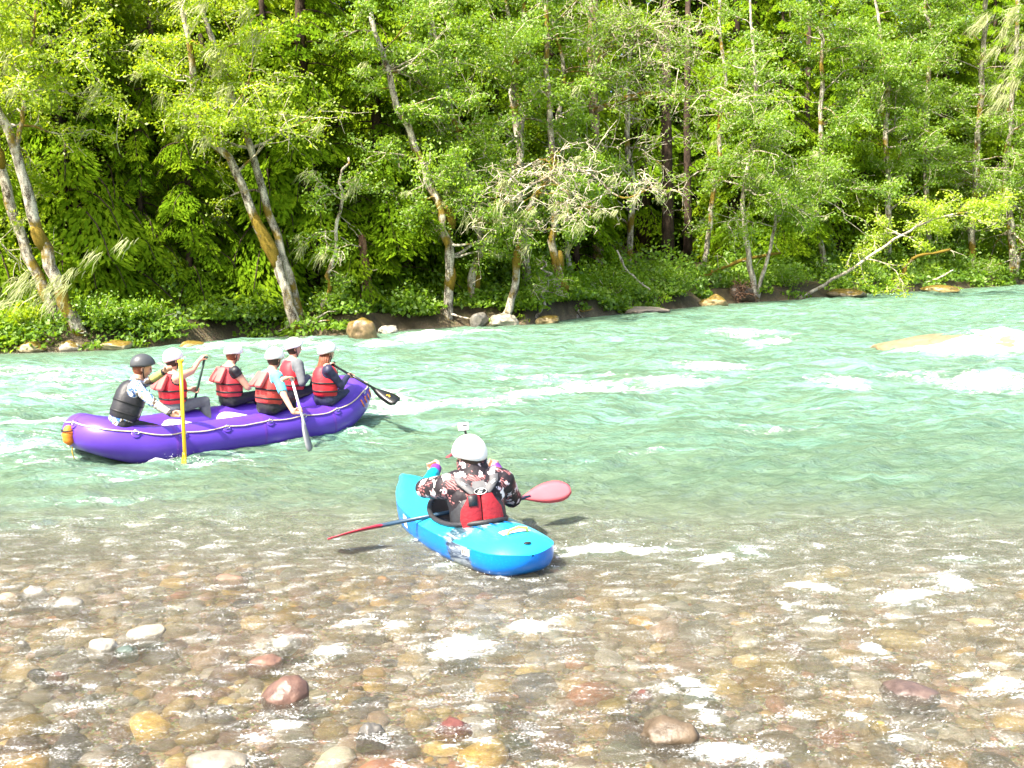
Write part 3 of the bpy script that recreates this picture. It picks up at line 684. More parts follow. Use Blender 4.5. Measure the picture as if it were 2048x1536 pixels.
def beards(root, spots, r, L=(0.25, 0.8), lean=(-0.55, -0.1, -0.75), n_=26):
    VV, FF, TT = [], [], []; n0 = 0
    for tw in spots:
        p0 = tw[-1]; Lb = r.uniform(*L); dr = np.array(lean) + r.normal(size=3) * 0.15
        for q in range(n_):
            s = p0 + r.normal(size=3) * np.array([.10, .10, .05]) * (Lb + .3); d = dr + r.normal(size=3) * 0.20; d /= np.linalg.norm(d)
            l = Lb * r.uniform(.35, 1.0); side = np.cross(d, r.normal(size=3)); side /= np.linalg.norm(side); w = 0.007 + 0.008 * r.random()
            m = s + d * l * .5 + r.normal(size=3) * .03; e = s + d * l + np.array([0, 0, -0.12 * l])
            VV += [s - side * w * .6, s + side * w * .6, m - side * w, m + side * w, e]; FF.append([n0, n0 + 1, n0 + 3, n0 + 2]); TT += [r.uniform(.2, 1)] * 5
            FF3.append([n0 + 2, n0 + 3, n0 + 4]) if False else FF.append([n0 + 2, n0 + 3, n0 + 4, n0 + 4]); n0 += 5
    F4 = [f for f in FF if f[2] != f[3]]; F3 = [f[:3] for f in FF if f[2] == f[3]]
    o = mesh_np('lichen', np.array(VV), [np.array(F3), np.array(F4)], M_LICHEN, root, False, None, {'tint': np.array(TT)}); tag(o, kind='stuff')
def gz(x, y): return float(ground_z(np.array(float(x)), np.array(float(y))))
def tr(pix, Y, lean=0.0):
    """a trunk traced in the photograph, set at its own distance; lean moves the top towards the river"""
    n = len(pix); out_ = []
    for i, (a, b) in enumerate(pix):
        out_.append(np.array(PD(a, b, Y - lean * i / max(1, n - 1))))
    out_[0][2] = min(out_[0][2], gz(out_[0][0], out_[0][1])) - 0.15
    return out_
def tb(pix, Y, lean=0.0):
    n = len(pix); return [np.array(PD(a, b, Y - lean * i / max(1, n - 1))) for i, (a, b) in enumerate(pix)]
def Yof(px, py, z=0.3):
    c = P(px, float(np.interp(px, [a for a, b in SHORE_PX], [b for a, b in SHORE_PX]))); return max(P(px, py, z).y, c.y + .45)

# --- the trees one can point at
Y = Yof(160, 685)
alder('thick twin-trunked alder leaning left over the water at the left edge', [
    (tr([(172, 690), (130, 605), (88, 500), (52, 400), (30, 310), (0, 225), (-40, 120), (-70, -40)], Y, 1.0), .26, .09),
    (tr([(142, 692), (84, 570), (32, 440), (2, 330), (-14, 240), (-30, 160), (-45, 20)], Y + .5, .6), .24, .07),
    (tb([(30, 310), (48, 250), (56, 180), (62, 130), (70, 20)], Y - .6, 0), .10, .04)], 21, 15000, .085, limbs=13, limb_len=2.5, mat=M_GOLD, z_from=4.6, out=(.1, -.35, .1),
    moss_spots=[(0, .30, .10, 1.3), (0, .05, .10, 1.15), (1, .5, .08, 1.2)], lichen=26, tint0=.55)
Y = Yof(605, 668)
alder('alder with two slim parallel trunks leaning left from the bank above the raft', [
    (tr([(608, 672), (575, 590), (545, 510), (505, 420), (465, 330), (415, 270), (385, 180), (370, 60), (360, -80)], Y, .8), .24, .08),
    (tr([(606, 665), (590, 590), (556, 470), (515, 340), (478, 220), (440, 110), (410, 30), (400, -60)], Y + .4, .4), .20, .07)], 22, 12500, .09, limbs=17, limb_len=3.0, z_from=4.4, out=(.0, -.4, .1),
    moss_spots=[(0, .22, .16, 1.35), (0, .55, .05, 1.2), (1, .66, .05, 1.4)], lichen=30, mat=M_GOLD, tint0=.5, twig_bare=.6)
Y = Yof(640, 648)
alder('thin crooked alder stem rising right of the twin-trunked alder', [(tr([(628, 650), (655, 590), (668, 530), (676, 450), (690, 370), (697, 315)], Y, .2), .11, .04)], 23, 1500, .085, limbs=9, limb_len=1.3, twig_bare=.8, lichen=8)
Y = Yof(890, 655)
alder('pale alder with moss knot growing from roots beside rapids at centre', [
    (tr([(888, 656), (897, 600), (904, 540), (908, 480), (893, 410), (868, 350), (838, 270), (800, 190), (768, 110), (738, 20), (725, -80)], Y, .6), .25, .09)], 24, 12500, .09, limbs=32, limb_len=2.6, z_from=2.3,
    bark=M_BARK, moss_spots=[(0, .15, .05, 1.25), (0, .34, .04, 1.4)], lichen=18, twig_bare=.55)
Y = Yof(955, 640)
alder('tall slim alder just right of the alder with the moss knot', [
    (tr([(958, 632), (952, 570), (948, 500), (940, 440), (922, 360), (905, 290), (880, 200), (860, 90), (850, -60)], Y + .8, .5), .21, .07)], 25, 9000, .09, limbs=22, limb_len=2.4, lichen=8, z_from=2.4, moss_spots=[(0, .12, .08, 1.2)])
Y = Yof(1010, 640)
alder('curved mossy alder leaning right with a tangle of bare pale branches', [
    (tr([(1005, 640), (1025, 590), (1035, 520), (1048, 450), (1068, 400), (1098, 352), (1116, 330)], Y - .3, .6), .20, .09),
    (tb([(1098, 352), (1050, 380), (1010, 415), (990, 450)], Y - 1.2, .5), .06, .02), (tb([(1098, 355), (1140, 385), (1160, 420), (1200, 430)], Y - 1.2, .4), .05, .02),
    (tb([(1110, 335), (1180, 350), (1240, 395), (1290, 380), (1320, 362)], Y - 1.2, 1.0), .06, .02), (tb([(1110, 340), (1080, 320), (1010, 370), (985, 420)], Y - 1.0, .4), .045, .02)], 26, 900, .085, limbs=14, limb_len=1.5, z_from=2.6,
    moss_spots=[(0, .30, .14, 1.5), (0, .52, .14, 1.5)], lichen=22, twig_bare=.5, bark=M_BARK, out=(.1, -.9, -.1))
Y = Yof(1145, 632)
alder('stout bowed alder stem with orange moss above the waterline', [
    (tr([(1146, 632), (1136, 600), (1122, 560), (1117, 500), (1113, 450), (1105, 390), (1096, 300), (1090, 180), (1088, 40), (1086, -60)], Y, .2), .26, .08)], 27, 5500, .09, limbs=16, limb_len=2.3, z_from=4.2,
    moss_spots=[(0, .17, .09, 1.25), (0, .28, .06, 1.3)], lichen=6)
Y = Yof(1068, 644)
alder('small bent sapling rooted at the waterline under the bare branches', [(tr([(1058, 644), (1076, 610), (1082, 560), (1085, 520)], Y, .3), .09, .04)], 28, 500, .08, limbs=6, limb_len=1.1, z_from=.6, twig_bare=.3)
Y = Yof(1195, 640) + 5
alder('tall red barked alder with a long orange moss covered limb at upper centre', [
    (tr([(1200, 610), (1196, 480), (1190, 350), (1186, 230), (1184, 120), (1186, 20), (1188, -80)], Y, 0), .34, .22),
    (tb([(1190, 222), (1230, 205), (1285, 190), (1340, 196), (1400, 192), (1450, 200)], Y - .3, 1.5), .15, .03),
    (tb([(1190, 108), (1220, 75), (1260, 58), (1300, 50)], Y - .3, .6), .14, .05), (tb([(1188, 130), (1215, 100), (1250, 88), (1290, 90), (1330, 105), (1395, 150)], Y - .3, 1.2), .10, .02)], 29, 4500, .095, limbs=14, limb_len=2.6,
    moss_spots=[(1, .06, .62, 1.45), (2, .05, .85, 1.35), (3, .05, .45, 1.3)], bark=m_bark('red_alder_bark', (.10, .045, .025), (.46, .36, .29), .12), z_from=6.5, twig_bare=.5)
Y = Yof(1510, 605)
alder('pale forked alder rising from the root wad on the right bank', [
    (tr([(1512, 600), (1506, 540), (1497, 480), (1488, 410), (1496, 340), (1512, 270), (1514, 215), (1508, 120), (1500, 0)], Y, .4), .20, .06),
    (tr([(1512, 585), (1530, 520), (1547, 460), (1550, 400), (1545, 340)], Y + .2, .2), .13, .05)], 30, 9500, .10, limbs=22, limb_len=3.0, z_from=3.4, bark=M_BARK_PALE, lichen=12, twig_bare=.6, spread=.3)
Y = Yof(1600, 600)
alder('pale fallen trunk slanting up to the right with a leafy yellow green top', [
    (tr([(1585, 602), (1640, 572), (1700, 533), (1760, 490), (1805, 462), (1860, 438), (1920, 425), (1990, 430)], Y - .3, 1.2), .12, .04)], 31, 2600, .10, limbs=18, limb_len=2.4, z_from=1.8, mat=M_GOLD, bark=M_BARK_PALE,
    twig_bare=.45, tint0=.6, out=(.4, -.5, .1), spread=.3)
Y = Yof(2025, 560)
alder('mossy double alder trunk standing dark at the right edge', [
    (tr([(2028, 540), (2024, 480), (2018, 420), (2010, 350), (2020, 260), (2030, 120), (2040, -60)], Y, .3), .33, .12), (tr([(2030, 520), (2050, 450), (2060, 380), (2075, 250), (2090, 80)], Y, .3), .26, .1)], 32, 9000, .10, limbs=22, limb_len=3.2,
    moss_spots=[(0, .1, .2, 1.2), (1, .1, .3, 1.2)], lichen=6, spread=.32)
Y = Yof(1960, 590) + 3
rt = alder('tall slim alder draped with pale hanging lichen at upper right', [
    (tr([(1945, 560), (1950, 430), (1956, 300), (1962, 200), (1968, 90), (1972, -60)], Y, .3), .30, .16)], 33, 6000, .10, limbs=18, limb_len=3.2, spread=.3)
_r = np.random.default_rng(5)
beards(rt, [np.array([tuple(PD(a, b, Y - 2.5 + _r.uniform(-.6, .6)))]) for a, b in [(2030, 30), (2010, 60), (2040, 70), (1990, 95), (2035, 15), (2025, 150), (2000, 170), (2035, 160), (2010, 190), (1985, 215), (2045, 110), (1960, 50), (1975, 30)]], _r, (.8, 1.8), (-.6, -.1, -.7), 60)
for k, (pix, back, r0, ln, lab) in enumerate([
    ([(1062, 600), (1056, 400), (1052, 200), (1048, 60), (1045, -80)], 3.5, .26, 8000, 'straight pale alder left of the red barked alder'),
    ([(1018, 600), (1022, 420), (1026, 250), (1018, 120), (1012, -40)], 5, .2, 7000, 'slender pale alder behind the curved mossy alder'),
    ([(1150, 600), (1140, 420), (1132, 250), (1124, 130), (1095, 30), (1080, -60)], 5, .16, 3000, 'thin mossy stem between the pale alders at centre'),
    ([(1265, 590), (1262, 420), (1258, 250), (1258, 120), (1262, -50)], 9, .26, 600, 'grey alder deep in the shade right of the mossy limb'),
    ([(1775, 560), (1768, 380), (1765, 230), (1762, 130), (1740, -40)], 5, .28, 9000, 'alder with mossy side limbs at upper right'),
    ([(1855, 545), (1850, 350), (1858, 120), (1846, 30), (1840, -60)], 7, .24, 9000, 'alder behind the lichen draped tree on the right'),
    ([(1650, 570), (1645, 380), (1640, 200), (1648, 60), (1650, -60)], 4, .22, 11000, 'full leafed alder right of the pale forked alder'),
    ([(1400, 590), (1410, 440), (1430, 300), (1440, 150), (1445, -40)], 7, .2, 1500, 'leafy alder leaning over the dark gap in the forest'),
    ([(250, 660), (255, 500), (240, 330), (215, 180), (190, 20), (180, -80)], 6.5, .15, 18000, 'bright yellow green alder right of the leaning left alder'),
    ([(95, 670), (100, 480), (110, 300), (120, 120), (125, -80)], 6.0, .16, 18000, 'sunlit alder behind the leaning left alder'),
    ([(330, 660), (335, 480), (320, 300), (300, 120), (290, -80)], 7.0, .15, 15000, 'leafy alder in the sun behind the raft guide'),
    ([(480, 655), (480, 480), (500, 300), (520, 120), (540, -80)], 5.5, .2, 12000, 'high crowned alder behind the twin-trunked alder'),
    ([(-60, 690), (-60, 480), (-50, 250), (-40, -60)], 4.0, .16, 13000, 'bright alder cut off by the left edge'),
    ([(800, 630), (806, 480), (812, 320), (840, 150), (850, -60)], 4.5, .18, 9000, 'slender alder left of the alder with the moss knot')]):
    px, py = pix[0]; Y = Yof(px, float(np.interp(px, [a for a, b in SHORE_PX], [b for a, b in SHORE_PX]))) + back
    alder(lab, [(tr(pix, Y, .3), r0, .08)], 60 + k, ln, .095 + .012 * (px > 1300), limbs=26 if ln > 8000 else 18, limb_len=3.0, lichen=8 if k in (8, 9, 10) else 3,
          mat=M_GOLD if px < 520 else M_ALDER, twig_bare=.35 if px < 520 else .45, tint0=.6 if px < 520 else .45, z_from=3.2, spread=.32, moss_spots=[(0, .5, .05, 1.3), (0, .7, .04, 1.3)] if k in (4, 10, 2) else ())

_r = np.random.default_rng(6); _Y = Yof(160, 685) - .8
_t1 = next(o for o in bpy.data.objects if o.get('label', '').startswith('thick twin-trunked'))
beards(_t1, [np.array([tuple(PD(a, b, _Y + _r.uniform(-.5, .3)))]) for a, b in [(70, 560), (40, 580), (100, 575), (20, 600), (85, 590), (120, 555), (150, 540), (60, 545), (190, 505), (255, 480), (110, 600), (30, 560), (130, 570)]], _r, (.35, .8), (-.65, -.1, -.65), 22)
# --- conifers: drooping sprays
def conifer_mesh(seed, H, R, n_bough, spray_n, spray=0.30, dead=False, droop=.22):
    r = np.random.default_rng(seed)
    tk = MB(); zz = np.linspace(0, H, 12); tk.tube(np.stack([0.05 * r.normal(size=12), 0.05 * r.normal(size=12), zz], -1), np.linspace(.034 * H * .5, .02, 12) + .03, 9)
    bo = MB(); CC, AA, BB, TT = [], [], [], []
    for k in range(n_bough):
        z = H * (0.05 + 0.93 * (k + r.random()) / n_bough); L = R * (1 - z / H) ** 0.65 * r.uniform(.6, 1.15) + .25; an = r.uniform(0, 6.283)
        bp = grow((0, 0, z), (math.cos(an), math.sin(an), .30), L, r, 7, droop, .08)
        bo.tube(bp, np.linspace(.028, .008, 7), 4, cap=False)
        m = int(spray_n * L / R); u = r.uniform(.15, 1, m) * 5.999; i = u.astype(int); f = (u - i)[:, None]
        base = bp[i] * (1 - f) + bp[i + 1] * f
        side = np.array([-math.sin(an), math.cos(an), 0]); fwd = np.array([math.cos(an), math.sin(an), 0])
        sd = r.uniform(-1, 1, m)[:, None]
        wd = (0.16 + .42 * L * np.sin(np.clip(u / 6, 0, 1) * math.pi * .9)[:, None] * .55)
        c = base + side * sd * wd + np.array([0, 0, -1]) * (np.abs(sd) * wd * .55 + r.random((m, 1)) * .12)
        a = fwd * .45 + side * sd * .9 + np.array([0, 0, -.65]) + r.normal(size=(m, 3)) * .25; a /= np.linalg.norm(a, axis=1, keepdims=True)
        nr = np.array([0, 0, 1.0]) + fwd * .8 + r.normal(size=(m, 3)) * .35; b = np.cross(nr, a); b /= np.linalg.norm(b, axis=1, keepdims=True)
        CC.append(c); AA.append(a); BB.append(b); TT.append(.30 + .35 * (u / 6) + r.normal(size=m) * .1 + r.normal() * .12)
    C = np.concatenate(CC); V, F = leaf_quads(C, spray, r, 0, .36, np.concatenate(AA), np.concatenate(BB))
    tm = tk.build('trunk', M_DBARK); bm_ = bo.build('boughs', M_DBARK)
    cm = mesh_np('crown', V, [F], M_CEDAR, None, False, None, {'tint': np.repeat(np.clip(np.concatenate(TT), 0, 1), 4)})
    ds = (tm.data, bm_.data, cm.data)
    for o in (tm, bm_, cm): bpy.data.objects.remove(o)
    return ds
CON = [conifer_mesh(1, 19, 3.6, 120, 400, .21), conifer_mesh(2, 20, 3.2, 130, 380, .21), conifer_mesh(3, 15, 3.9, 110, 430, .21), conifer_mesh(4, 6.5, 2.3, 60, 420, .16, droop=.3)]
def conifer(k, x, y, sc, rz, label, group, name='conifer_tree'):
    root = empty(name, (x, y, gz(x, y) - .1), label, 'tree', group); root.rotation_euler = (0, 0, rz)
    for nm, d in zip(('trunk', 'boughs', 'crown'), CON[k]):
        o = bpy.data.objects.new(nm, d); COL.objects.link(o); o.parent = root; o.scale = (sc, sc, sc)
        if nm != 'trunk': o['kind'] = 'stuff'
    return root
def shore_at(px):
    py = float(np.interp(px, [a for a, b in SHORE_PX], [b for a, b in SHORE_PX])); return P(px, py)
def behind(px, back):
    c = shore_at(px); y = c.y + back; return (px - 1024) / F_PX * y, y
prnd = random.Random(12)
for k, (px, back, v, sc, lab) in enumerate([(630, 3.6, 0, .95, 'wide drooping cedar behind the twin-trunked alder'), (770, 4.0, 2, 1.0, 'drooping cedar whose boughs hang left of centre'), (395, 3.0, 3, 1.0, 'low bushy young cedar hanging over the bank behind the raft'),
    (300, 4.0, 3, .9, 'small young cedar at left beside the low bushy cedar'), (690, 4.5, 3, .95, 'young cedar above the orange mossed boulder'), (860, 6.5, 1, 1.0, 'dark cedar behind the pale centre alder'), (1000, 8, 0, 1.0, 'cedar filling the gap behind the curved mossy alder'),
    (1120, 10, 1, 1.05, 'dark conifer left of the red barked alder'), (1560, 8, 2, 1.05, 'broad conifer behind the pale forked alder'), (1720, 9, 0, 1.1, 'hemlock behind the fallen pale trunk'), (1880, 10, 1, 1.1, 'tall hemlock at upper right behind the lichened alder'),
    (1990, 8, 2, 1.1, 'conifer at the right edge behind the mossy double trunk'), (1470, 11, 1, 1.1, 'conifer standing right of the dark forest gap'), (180, 6, 1, 1.0, 'conifer behind the sunlit alders at left'), (40, 7, 0, 1.0, 'conifer at the left edge behind the alders')]):
    x, y = behind(px, back); conifer(v, x, y, sc, prnd.uniform(0, 6.28), lab, 'conifers close behind the bank', 'cedar_tree')
for k, (px, back) in enumerate([(1290, 24), (1345, 27), (1400, 23), (1440, 27), (1320, 33), (1380, 36), (1945, 20), (1985, 24), (2040, 21), (1910, 27)]):
    x, y = behind(px, back); conifer(k % 3, x, y, 1.5, prnd.uniform(0, 6.28), 'dim conifer deep in the forest behind the riverside trees', 'conifers deep in the forest')
for k, (px, back, wh) in enumerate([(-20, 4.5, 'at the left edge of the picture'), (75, 5.0, 'behind the leaning left alder trunk'), (150, 4.0, 'just right of the leaning left alder'), (225, 5.0, 'above the raft stern'), (345, 5.5, 'above the head of the raft guide'), (440, 4.5, 'above the middle of the raft'), (520, 5.5, 'left of the twin slim trunks'), (560, 3.5, 'touching the twin slim trunks'), (830, 5.0, 'left of the pale centre alder'), (930, 5.5, 'right of the pale centre alder'), (1160, 6.0, 'behind the stout bowed alder')]):
    x, y = behind(px, back); conifer(3, x, y, prnd.uniform(1.25, 1.75), prnd.uniform(0, 6.28), 'young drooping cedar in the shade ' + wh, 'young cedars between the alders', 'cedar_tree')
# bare conifer trunks standing in the dark gap
for k, (px, back, r0, lab) in enumerate([(1338, 9, .30, 'broad dark conifer trunk in the black gap of the forest'), (1378, 13, .22, 'dark trunk right of the broad trunk in the forest gap'), (1612, 10, .2, 'short dark stump like trunk in shade behind the forked alder')]):
    x, y = behind(px, back); z = gz(x, y); root = empty('conifer_tree', (x, y, z), lab, 'tree', 'conifers close behind the bank')
    m = MB(); m.tube([(x, y, z - .3), (x + .02, y, z + 3), (x - .05, y, z + 8), (x, y, z + 15)], [r0 * 1.3, r0, r0 * .85, r0 * .6], 10); m.build('trunk', M_DBARK, root)
    r = np.random.default_rng(500 + k); mm = MB()
    for q in range(14):
        an = r.uniform(0, 6.28); zz = z + r.uniform(1.5, 13); mm.tube(grow((x, y, zz), (math.cos(an), math.sin(an), -.1), r.uniform(.5, 1.6), r, 5, .1, .12), np.linspace(.03, .006, 5), 4, cap=False)
    tag(mm.build('dead_limbs', M_DBARK, root), kind='stuff')
rr = np.random.default_rng(99); placed = []
for row, (b0, b1, n) in enumerate([(9, 15, 26), (16, 25, 28), (26, 40, 34)]):
    for k in range(n):
        px = -300 + (2648) * (k + rr.random() * .8) / n; back = rr.uniform(b0, b1)
        if row < 2 and 1250 < px < 1425: continue
        x, y = behind(px, back); conifer(int(rr.integers(0, 3)), x, y, rr.uniform(1.0, 1.25) + .15 * row, rr.uniform(0, 6.28), 'dim conifer deep in the forest behind the riverside trees', 'conifers deep in the forest')
# --- undergrowth along the bank: one leafy mass
r = np.random.default_rng(44); CC, TT, SS = [], [], []
for px in np.linspace(-420, 2450, 560):
    for q in range(3):
        back = r.uniform(0.0, 1.2) if q == 0 else r.uniform(.3, 7.0); x, y = behind(px + r.uniform(-4, 4), back)
        if noise2(np.array([x * .35]), np.array([y * .35]), 8)[0] < -0.40: continue
        pn = noise2(np.array([x * .8]), np.array([y * .8]), 18)[0]; pt = noise2(np.array([x * .5]), np.array([y * .5]), 28)[0]
        if back < 1.3 and pn < .02: continue
        h = r.uniform(.4, 1.15) * (0.6 + .42 * back) * (.75 + .9 * max(pn, -.4)); n = int(85 + 25 * r.random()); w = r.uniform(.4, .9); h *= .6 if q == 0 else 1.0
        th = r.uniform(0, 6.28, n); rad = np.sqrt(r.random(n)); zc = r.random(n)
        c = np.stack([x + np.cos(th) * rad * w, y + np.sin(th) * rad * w, gz(x, y) + h * (zc * (1 - rad * rad * .6))], -1)
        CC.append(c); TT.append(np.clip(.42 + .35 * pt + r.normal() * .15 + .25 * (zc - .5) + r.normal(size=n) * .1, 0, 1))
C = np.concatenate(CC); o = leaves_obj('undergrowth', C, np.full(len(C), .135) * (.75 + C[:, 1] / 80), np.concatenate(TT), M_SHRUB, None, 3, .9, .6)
tag(o, 'bright green leafy ground cover along the far bank', kind='stuff')
# small bushes on the waterline that stand out
def bush(px, back, w, h, n, mat, lab, ls=.10, tint0=.55):
    x, y = behind(px, back); z = gz(x, y); r = np.random.default_rng(px); root = empty('shrub', (x, y, z), lab, 'shrub', 'shrubs on the far bank')
    st = MB(); tips = []
    for q in range(14):
        an = r.uniform(0, 6.28); g = grow((x, y, z), (math.cos(an) * .7 * w / h, math.sin(an) * .7 * w / h, 1), h * r.uniform(.6, 1.05), r, 6, .03, .16); st.tube(g, np.linspace(.015, .005, 6), 4, cap=False); tips.append(g[2:])
    tag(st.build('stems', M_TWIG, root), kind='stuff'); A = np.concatenate(tips); i = r.integers(0, len(A), n)
    leaves_obj('foliage', A[i] + r.normal(size=(n, 3)) * .14 * w, np.full(n, ls), tint0 + r.normal(size=n) * .16, mat, root, px)
for a in [(530, .8, 1.0, .9, 1500, M_SHRUB, 'light green leafy shrub left of the twin-trunked alder foot'), (830, .9, 1.0, .8, 1500, M_SHRUB, 'bright green shrub between the boulder and the centre alder'), (1090, .7, .6, 1.4, 1200, M_SHRUB, 'yellow green upright shrub between the bent sapling and the stout alder'),
          (1230, 1.2, 1.6, 1.3, 2200, M_SHRUB, 'broad low shrub on the bank above the flat rock slab'), (1340, 1.4, 1.8, 1.3, 2200, M_SHRUB, 'bright leafy shrub left of the mossy hummock'), (1570, 1.0, 1.3, 1.2, 1800, M_SHRUB, 'rich green shrub right of the root wad'), (1740, 1.0, 1.4, 1.3, 2000, M_SHRUB, 'leafy shrub under the fallen pale trunk'),
          (1960, 1.3, 2.2, 1.4, 1300, M_ALDER, 'yellow green arching shrub near the right edge'), (200, .7, 1.0, 1.0, 1800, M_SHRUB, 'dense green shrub right of the leaning alder foot'), (300, .8, 1.2, .9, 1700, M_SHRUB, 'low green shrub at the water left of the young cedar'), (50, .8, 1.0, .8, 1400, M_GOLD, 'yellowish shrub on the bank at the left edge'), (670, 1.2, .8, .9, 1300, M_SHRUB, 'fresh green shrub left of the orange mossed boulder')]:
    bush(*a)
# snag, fallen logs, root wad
x, y = behind(735, 2.2)
root = empty('tree_snag', (x, y, gz(x, y)), 'broken reddish brown snag standing behind the mossed boulder', 'snag')
m = MB(); pts = tr([(738, 625), (732, 570), (728, 520), (724, 470)], y); m.tube(curve(pts, 14), np.linspace(.26, .12, 14) * np.random.default_rng(3).uniform(.85, 1.15, 14), 9); m.build('trunk', M_SNAG, root)
m = MB(); r = np.random.default_rng(8)
for q in range(7): m.tube(grow(curve(pts, 14)[r.integers(5, 14)], r.normal(size=3) + np.array([0, -.4, .1]), r.uniform(.5, 1.3), r, 5, .03, .2), np.linspace(.025, .006, 5), 4, cap=False)
tag(m.build('dead_limbs', M_TWIG, root), kind='stuff')
def log(name, pix, Y, r0, r1, mat, lab, dy=0, limbs=0, seed=0):
    r = np.random.default_rng(seed + 70); pts = [np.array(PD(a, b, Y + dy * i / (len(pix) - 1))) for i, (a, b) in enumerate(pix)]
    root = empty(name, tuple(pts[0]), lab, 'log'); c = curve(pts, 14); m = MB(); m.tube(c + r.normal(size=c.shape) * r0 * .3, np.linspace(r0, r1, 14) * r.uniform(.65, 1.3, 14), 9); m.build('trunk', mat, root)
    if limbs:
        m = MB()
        for q in range(limbs): m.tube(grow(c[r.integers(3, 14)], r.normal(size=3) + np.array([0, -.5, .2]), r.uniform(.4, 1.2), r, 5, .02, .25), np.linspace(.02, .005, 5), 4, cap=False)
        tag(m.build('twigs', M_TWIG, root), kind='stuff')
log('fallen_log', [(1395, 560), (1440, 538), (1490, 520), (1560, 505)], Yof(1450, 612) + 1.5, .11, .07, M_MOSS, 'orange mossed log lying in the bushes left of the forked alder', .8, 5, 1)
log('fallen_log', [(1795, 575), (1810, 540), (1830, 515), (1900, 500)], Yof(1800, 590) + 1.2, .12, .07, M_MOSS, 'mossy rotten log upright among brush at the right bank', .4, 6, 2)
log('fallen_log', [(1235, 500), (1250, 535), (1275, 560), (1300, 580)], Yof(1270, 630) - .2, .05, .03, M_BARK_PALE, 'short pale dead stem slanting in the green shrubs', -.3, 3, 3)
log('fallen_log', [(1850, 566), (1880, 555), (1905, 540)], Yof(1870, 585) - .2, .06, .03, M_BARK_PALE, 'small pale driftwood stick on the right bank', 0, 4, 4)
c = P(1485, 606); root = empty('root_wad', (c.x, c.y + .5, 0), 'tangled brown root wad at the waterline under the forked alder', 'root wad'); m = MB(); r = np.random.default_rng(15)
for q in range(90): m.tube(grow((c.x + .1, c.y + .7, .45), (r.normal() * .9, r.normal() * .6 - .3, r.normal() * .7 + .15), r.uniform(.5, 1.05), r, 7, .03, .42), np.linspace(.035, .008, 7), 4, cap=False)
tag(m.build('roots', M_SNAG, root), kind='stuff'); W, F = rock_verts(3, 55, .3, .8); stone_obj('soil_clump', W * np.array([.7, .5, .55]), F, (.07, .05, .03), (c.x + .1, c.y + .85, .35), 0, M_BOULDER_BARE, root)
# roots reaching from the bank, trunk feet
r = np.random.default_rng(19); 
for (px, py, lab) in [(165, 694, 'pale exposed roots spreading from the leaning left alder'), (605, 674, 'gnarled roots gripping the bank under the twin-trunked alder'), (890, 656, 'knotted roots at the foot of the centre alder'), (1145, 634, 'dangling roots at the foot of the stout bowed alder')]:
    c = P(px, py, .1); c.y = Yof(px, py) - .35; c.x = (px - 1024) / F_PX * c.y; root = empty('exposed_roots', tuple(c), lab, 'roots'); m = MB()
    for q in range(9): m.tube(grow((c.x, c.y + .35, .40), (r.normal() * 1.1, -.35 + .3 * r.normal(), -.35), r.uniform(.5, 1.2), r, 7, .05, .25), np.linspace(.055, .012, 7), 5, cap=False)
    tag(m.build('root_strands', M_BARK, root), kind='stuff')
# ------------------------------------------------------------------ raft, kayak, paddlers
M_RAFT = plain('purple_raft_fabric', (0.092, 0.036, 0.39), 0.32, .10, 5, .12, 260, .5)
M_RAFT_IN = plain('raft_floor_grey', (0.42, 0.42, 0.45), 0.5, .12, 6)
M_THWART = plain('white_raft_fabric', (0.74, 0.74, 0.76), 0.4, .05, 6)
M_ROPE = plain('pale_rope', (0.62, 0.50, 0.34), 0.8, .2, 90)
M_ORANGE = plain('orange_nylon', (0.72, 0.20, 0.02), 0.6, .25, 20, .4, 60)
M_BLACK = plain('black_webbing', (0.012, 0.012, 0.014), 0.55, .3, 30)
M_SKIN = plain('skin', (0.56, 0.31, 0.21), 0.5, .08, 30, **{'Subsurface Weight': 0.0})
M_WHITE = plain('white_helmet_shell', (0.80, 0.80, 0.79), 0.22, .03, 5, spec=.5)
M_GREYH = plain('charcoal_helmet_shell', (0.055, 0.06, 0.065), 0.35, .1, 12)
M_RED = plain('red_vest_nylon', (0.58, 0.02, 0.03), 0.55, .14, 9, .35, 45)
M_REDF = plain('faded_red_vest_nylon', (0.60, 0.10, 0.09), 0.6, .14, 9, .35, 45)
M_REDO = plain('sun_faded_red_nylon', (0.56, 0.06, 0.05), 0.6, .2, 9, .5, 45)
M_REDP = plain('pinkish_red_nylon', (0.52, 0.045, 0.055), 0.6, .2, 9, .5, 45)
M_DRED = plain('dark_red_vest_nylon', (0.26, 0.010, 0.018), 0.6, .2, 12, .5, 40)
M_WET = plain('black_neoprene', (0.012, 0.012, 0.016), 0.5, .3, 14, .4, 30)
M_NAVY = plain('navy_neoprene', (0.020, 0.022, 0.055), 0.5, .3, 14, .4, 30)
M_GREY = plain('grey_fleece', (0.10, 0.11, 0.12), 0.8, .25, 14, .4, 40)
M_CYAN = plain('light_blue_shirt', (0.10, 0.45, 0.62), 0.75, .1, 12, .4, 30)
M_TURQ = plain('turquoise_drysuit', (0.0, 0.29, 0.43), 0.5, .12, 10, .6, 22)
M_PURP = plain('purple_cuff', (0.13, 0.03, 0.24), 0.5, .15, 20)
M_OLIVE = plain('yellow_olive_sleeve', (0.34, 0.34, 0.10), 0.7, .3, 16, .5, 25)
M_VEST_B = plain('charcoal_vest_nylon', (0.022, 0.022, 0.026), 0.5, .3, 14, .4, 35)
M_VEST_G = plain('grey_strap_nylon', (0.10, 0.10, 0.105), 0.6, .2, 20)
M_YEL = plain('yellow_paddle', (0.80, 0.48, 0.02), 0.3, .06, 8)
M_GRN = plain('dark_green_paddle', (0.02, 0.055, 0.04), 0.35, .1, 8)
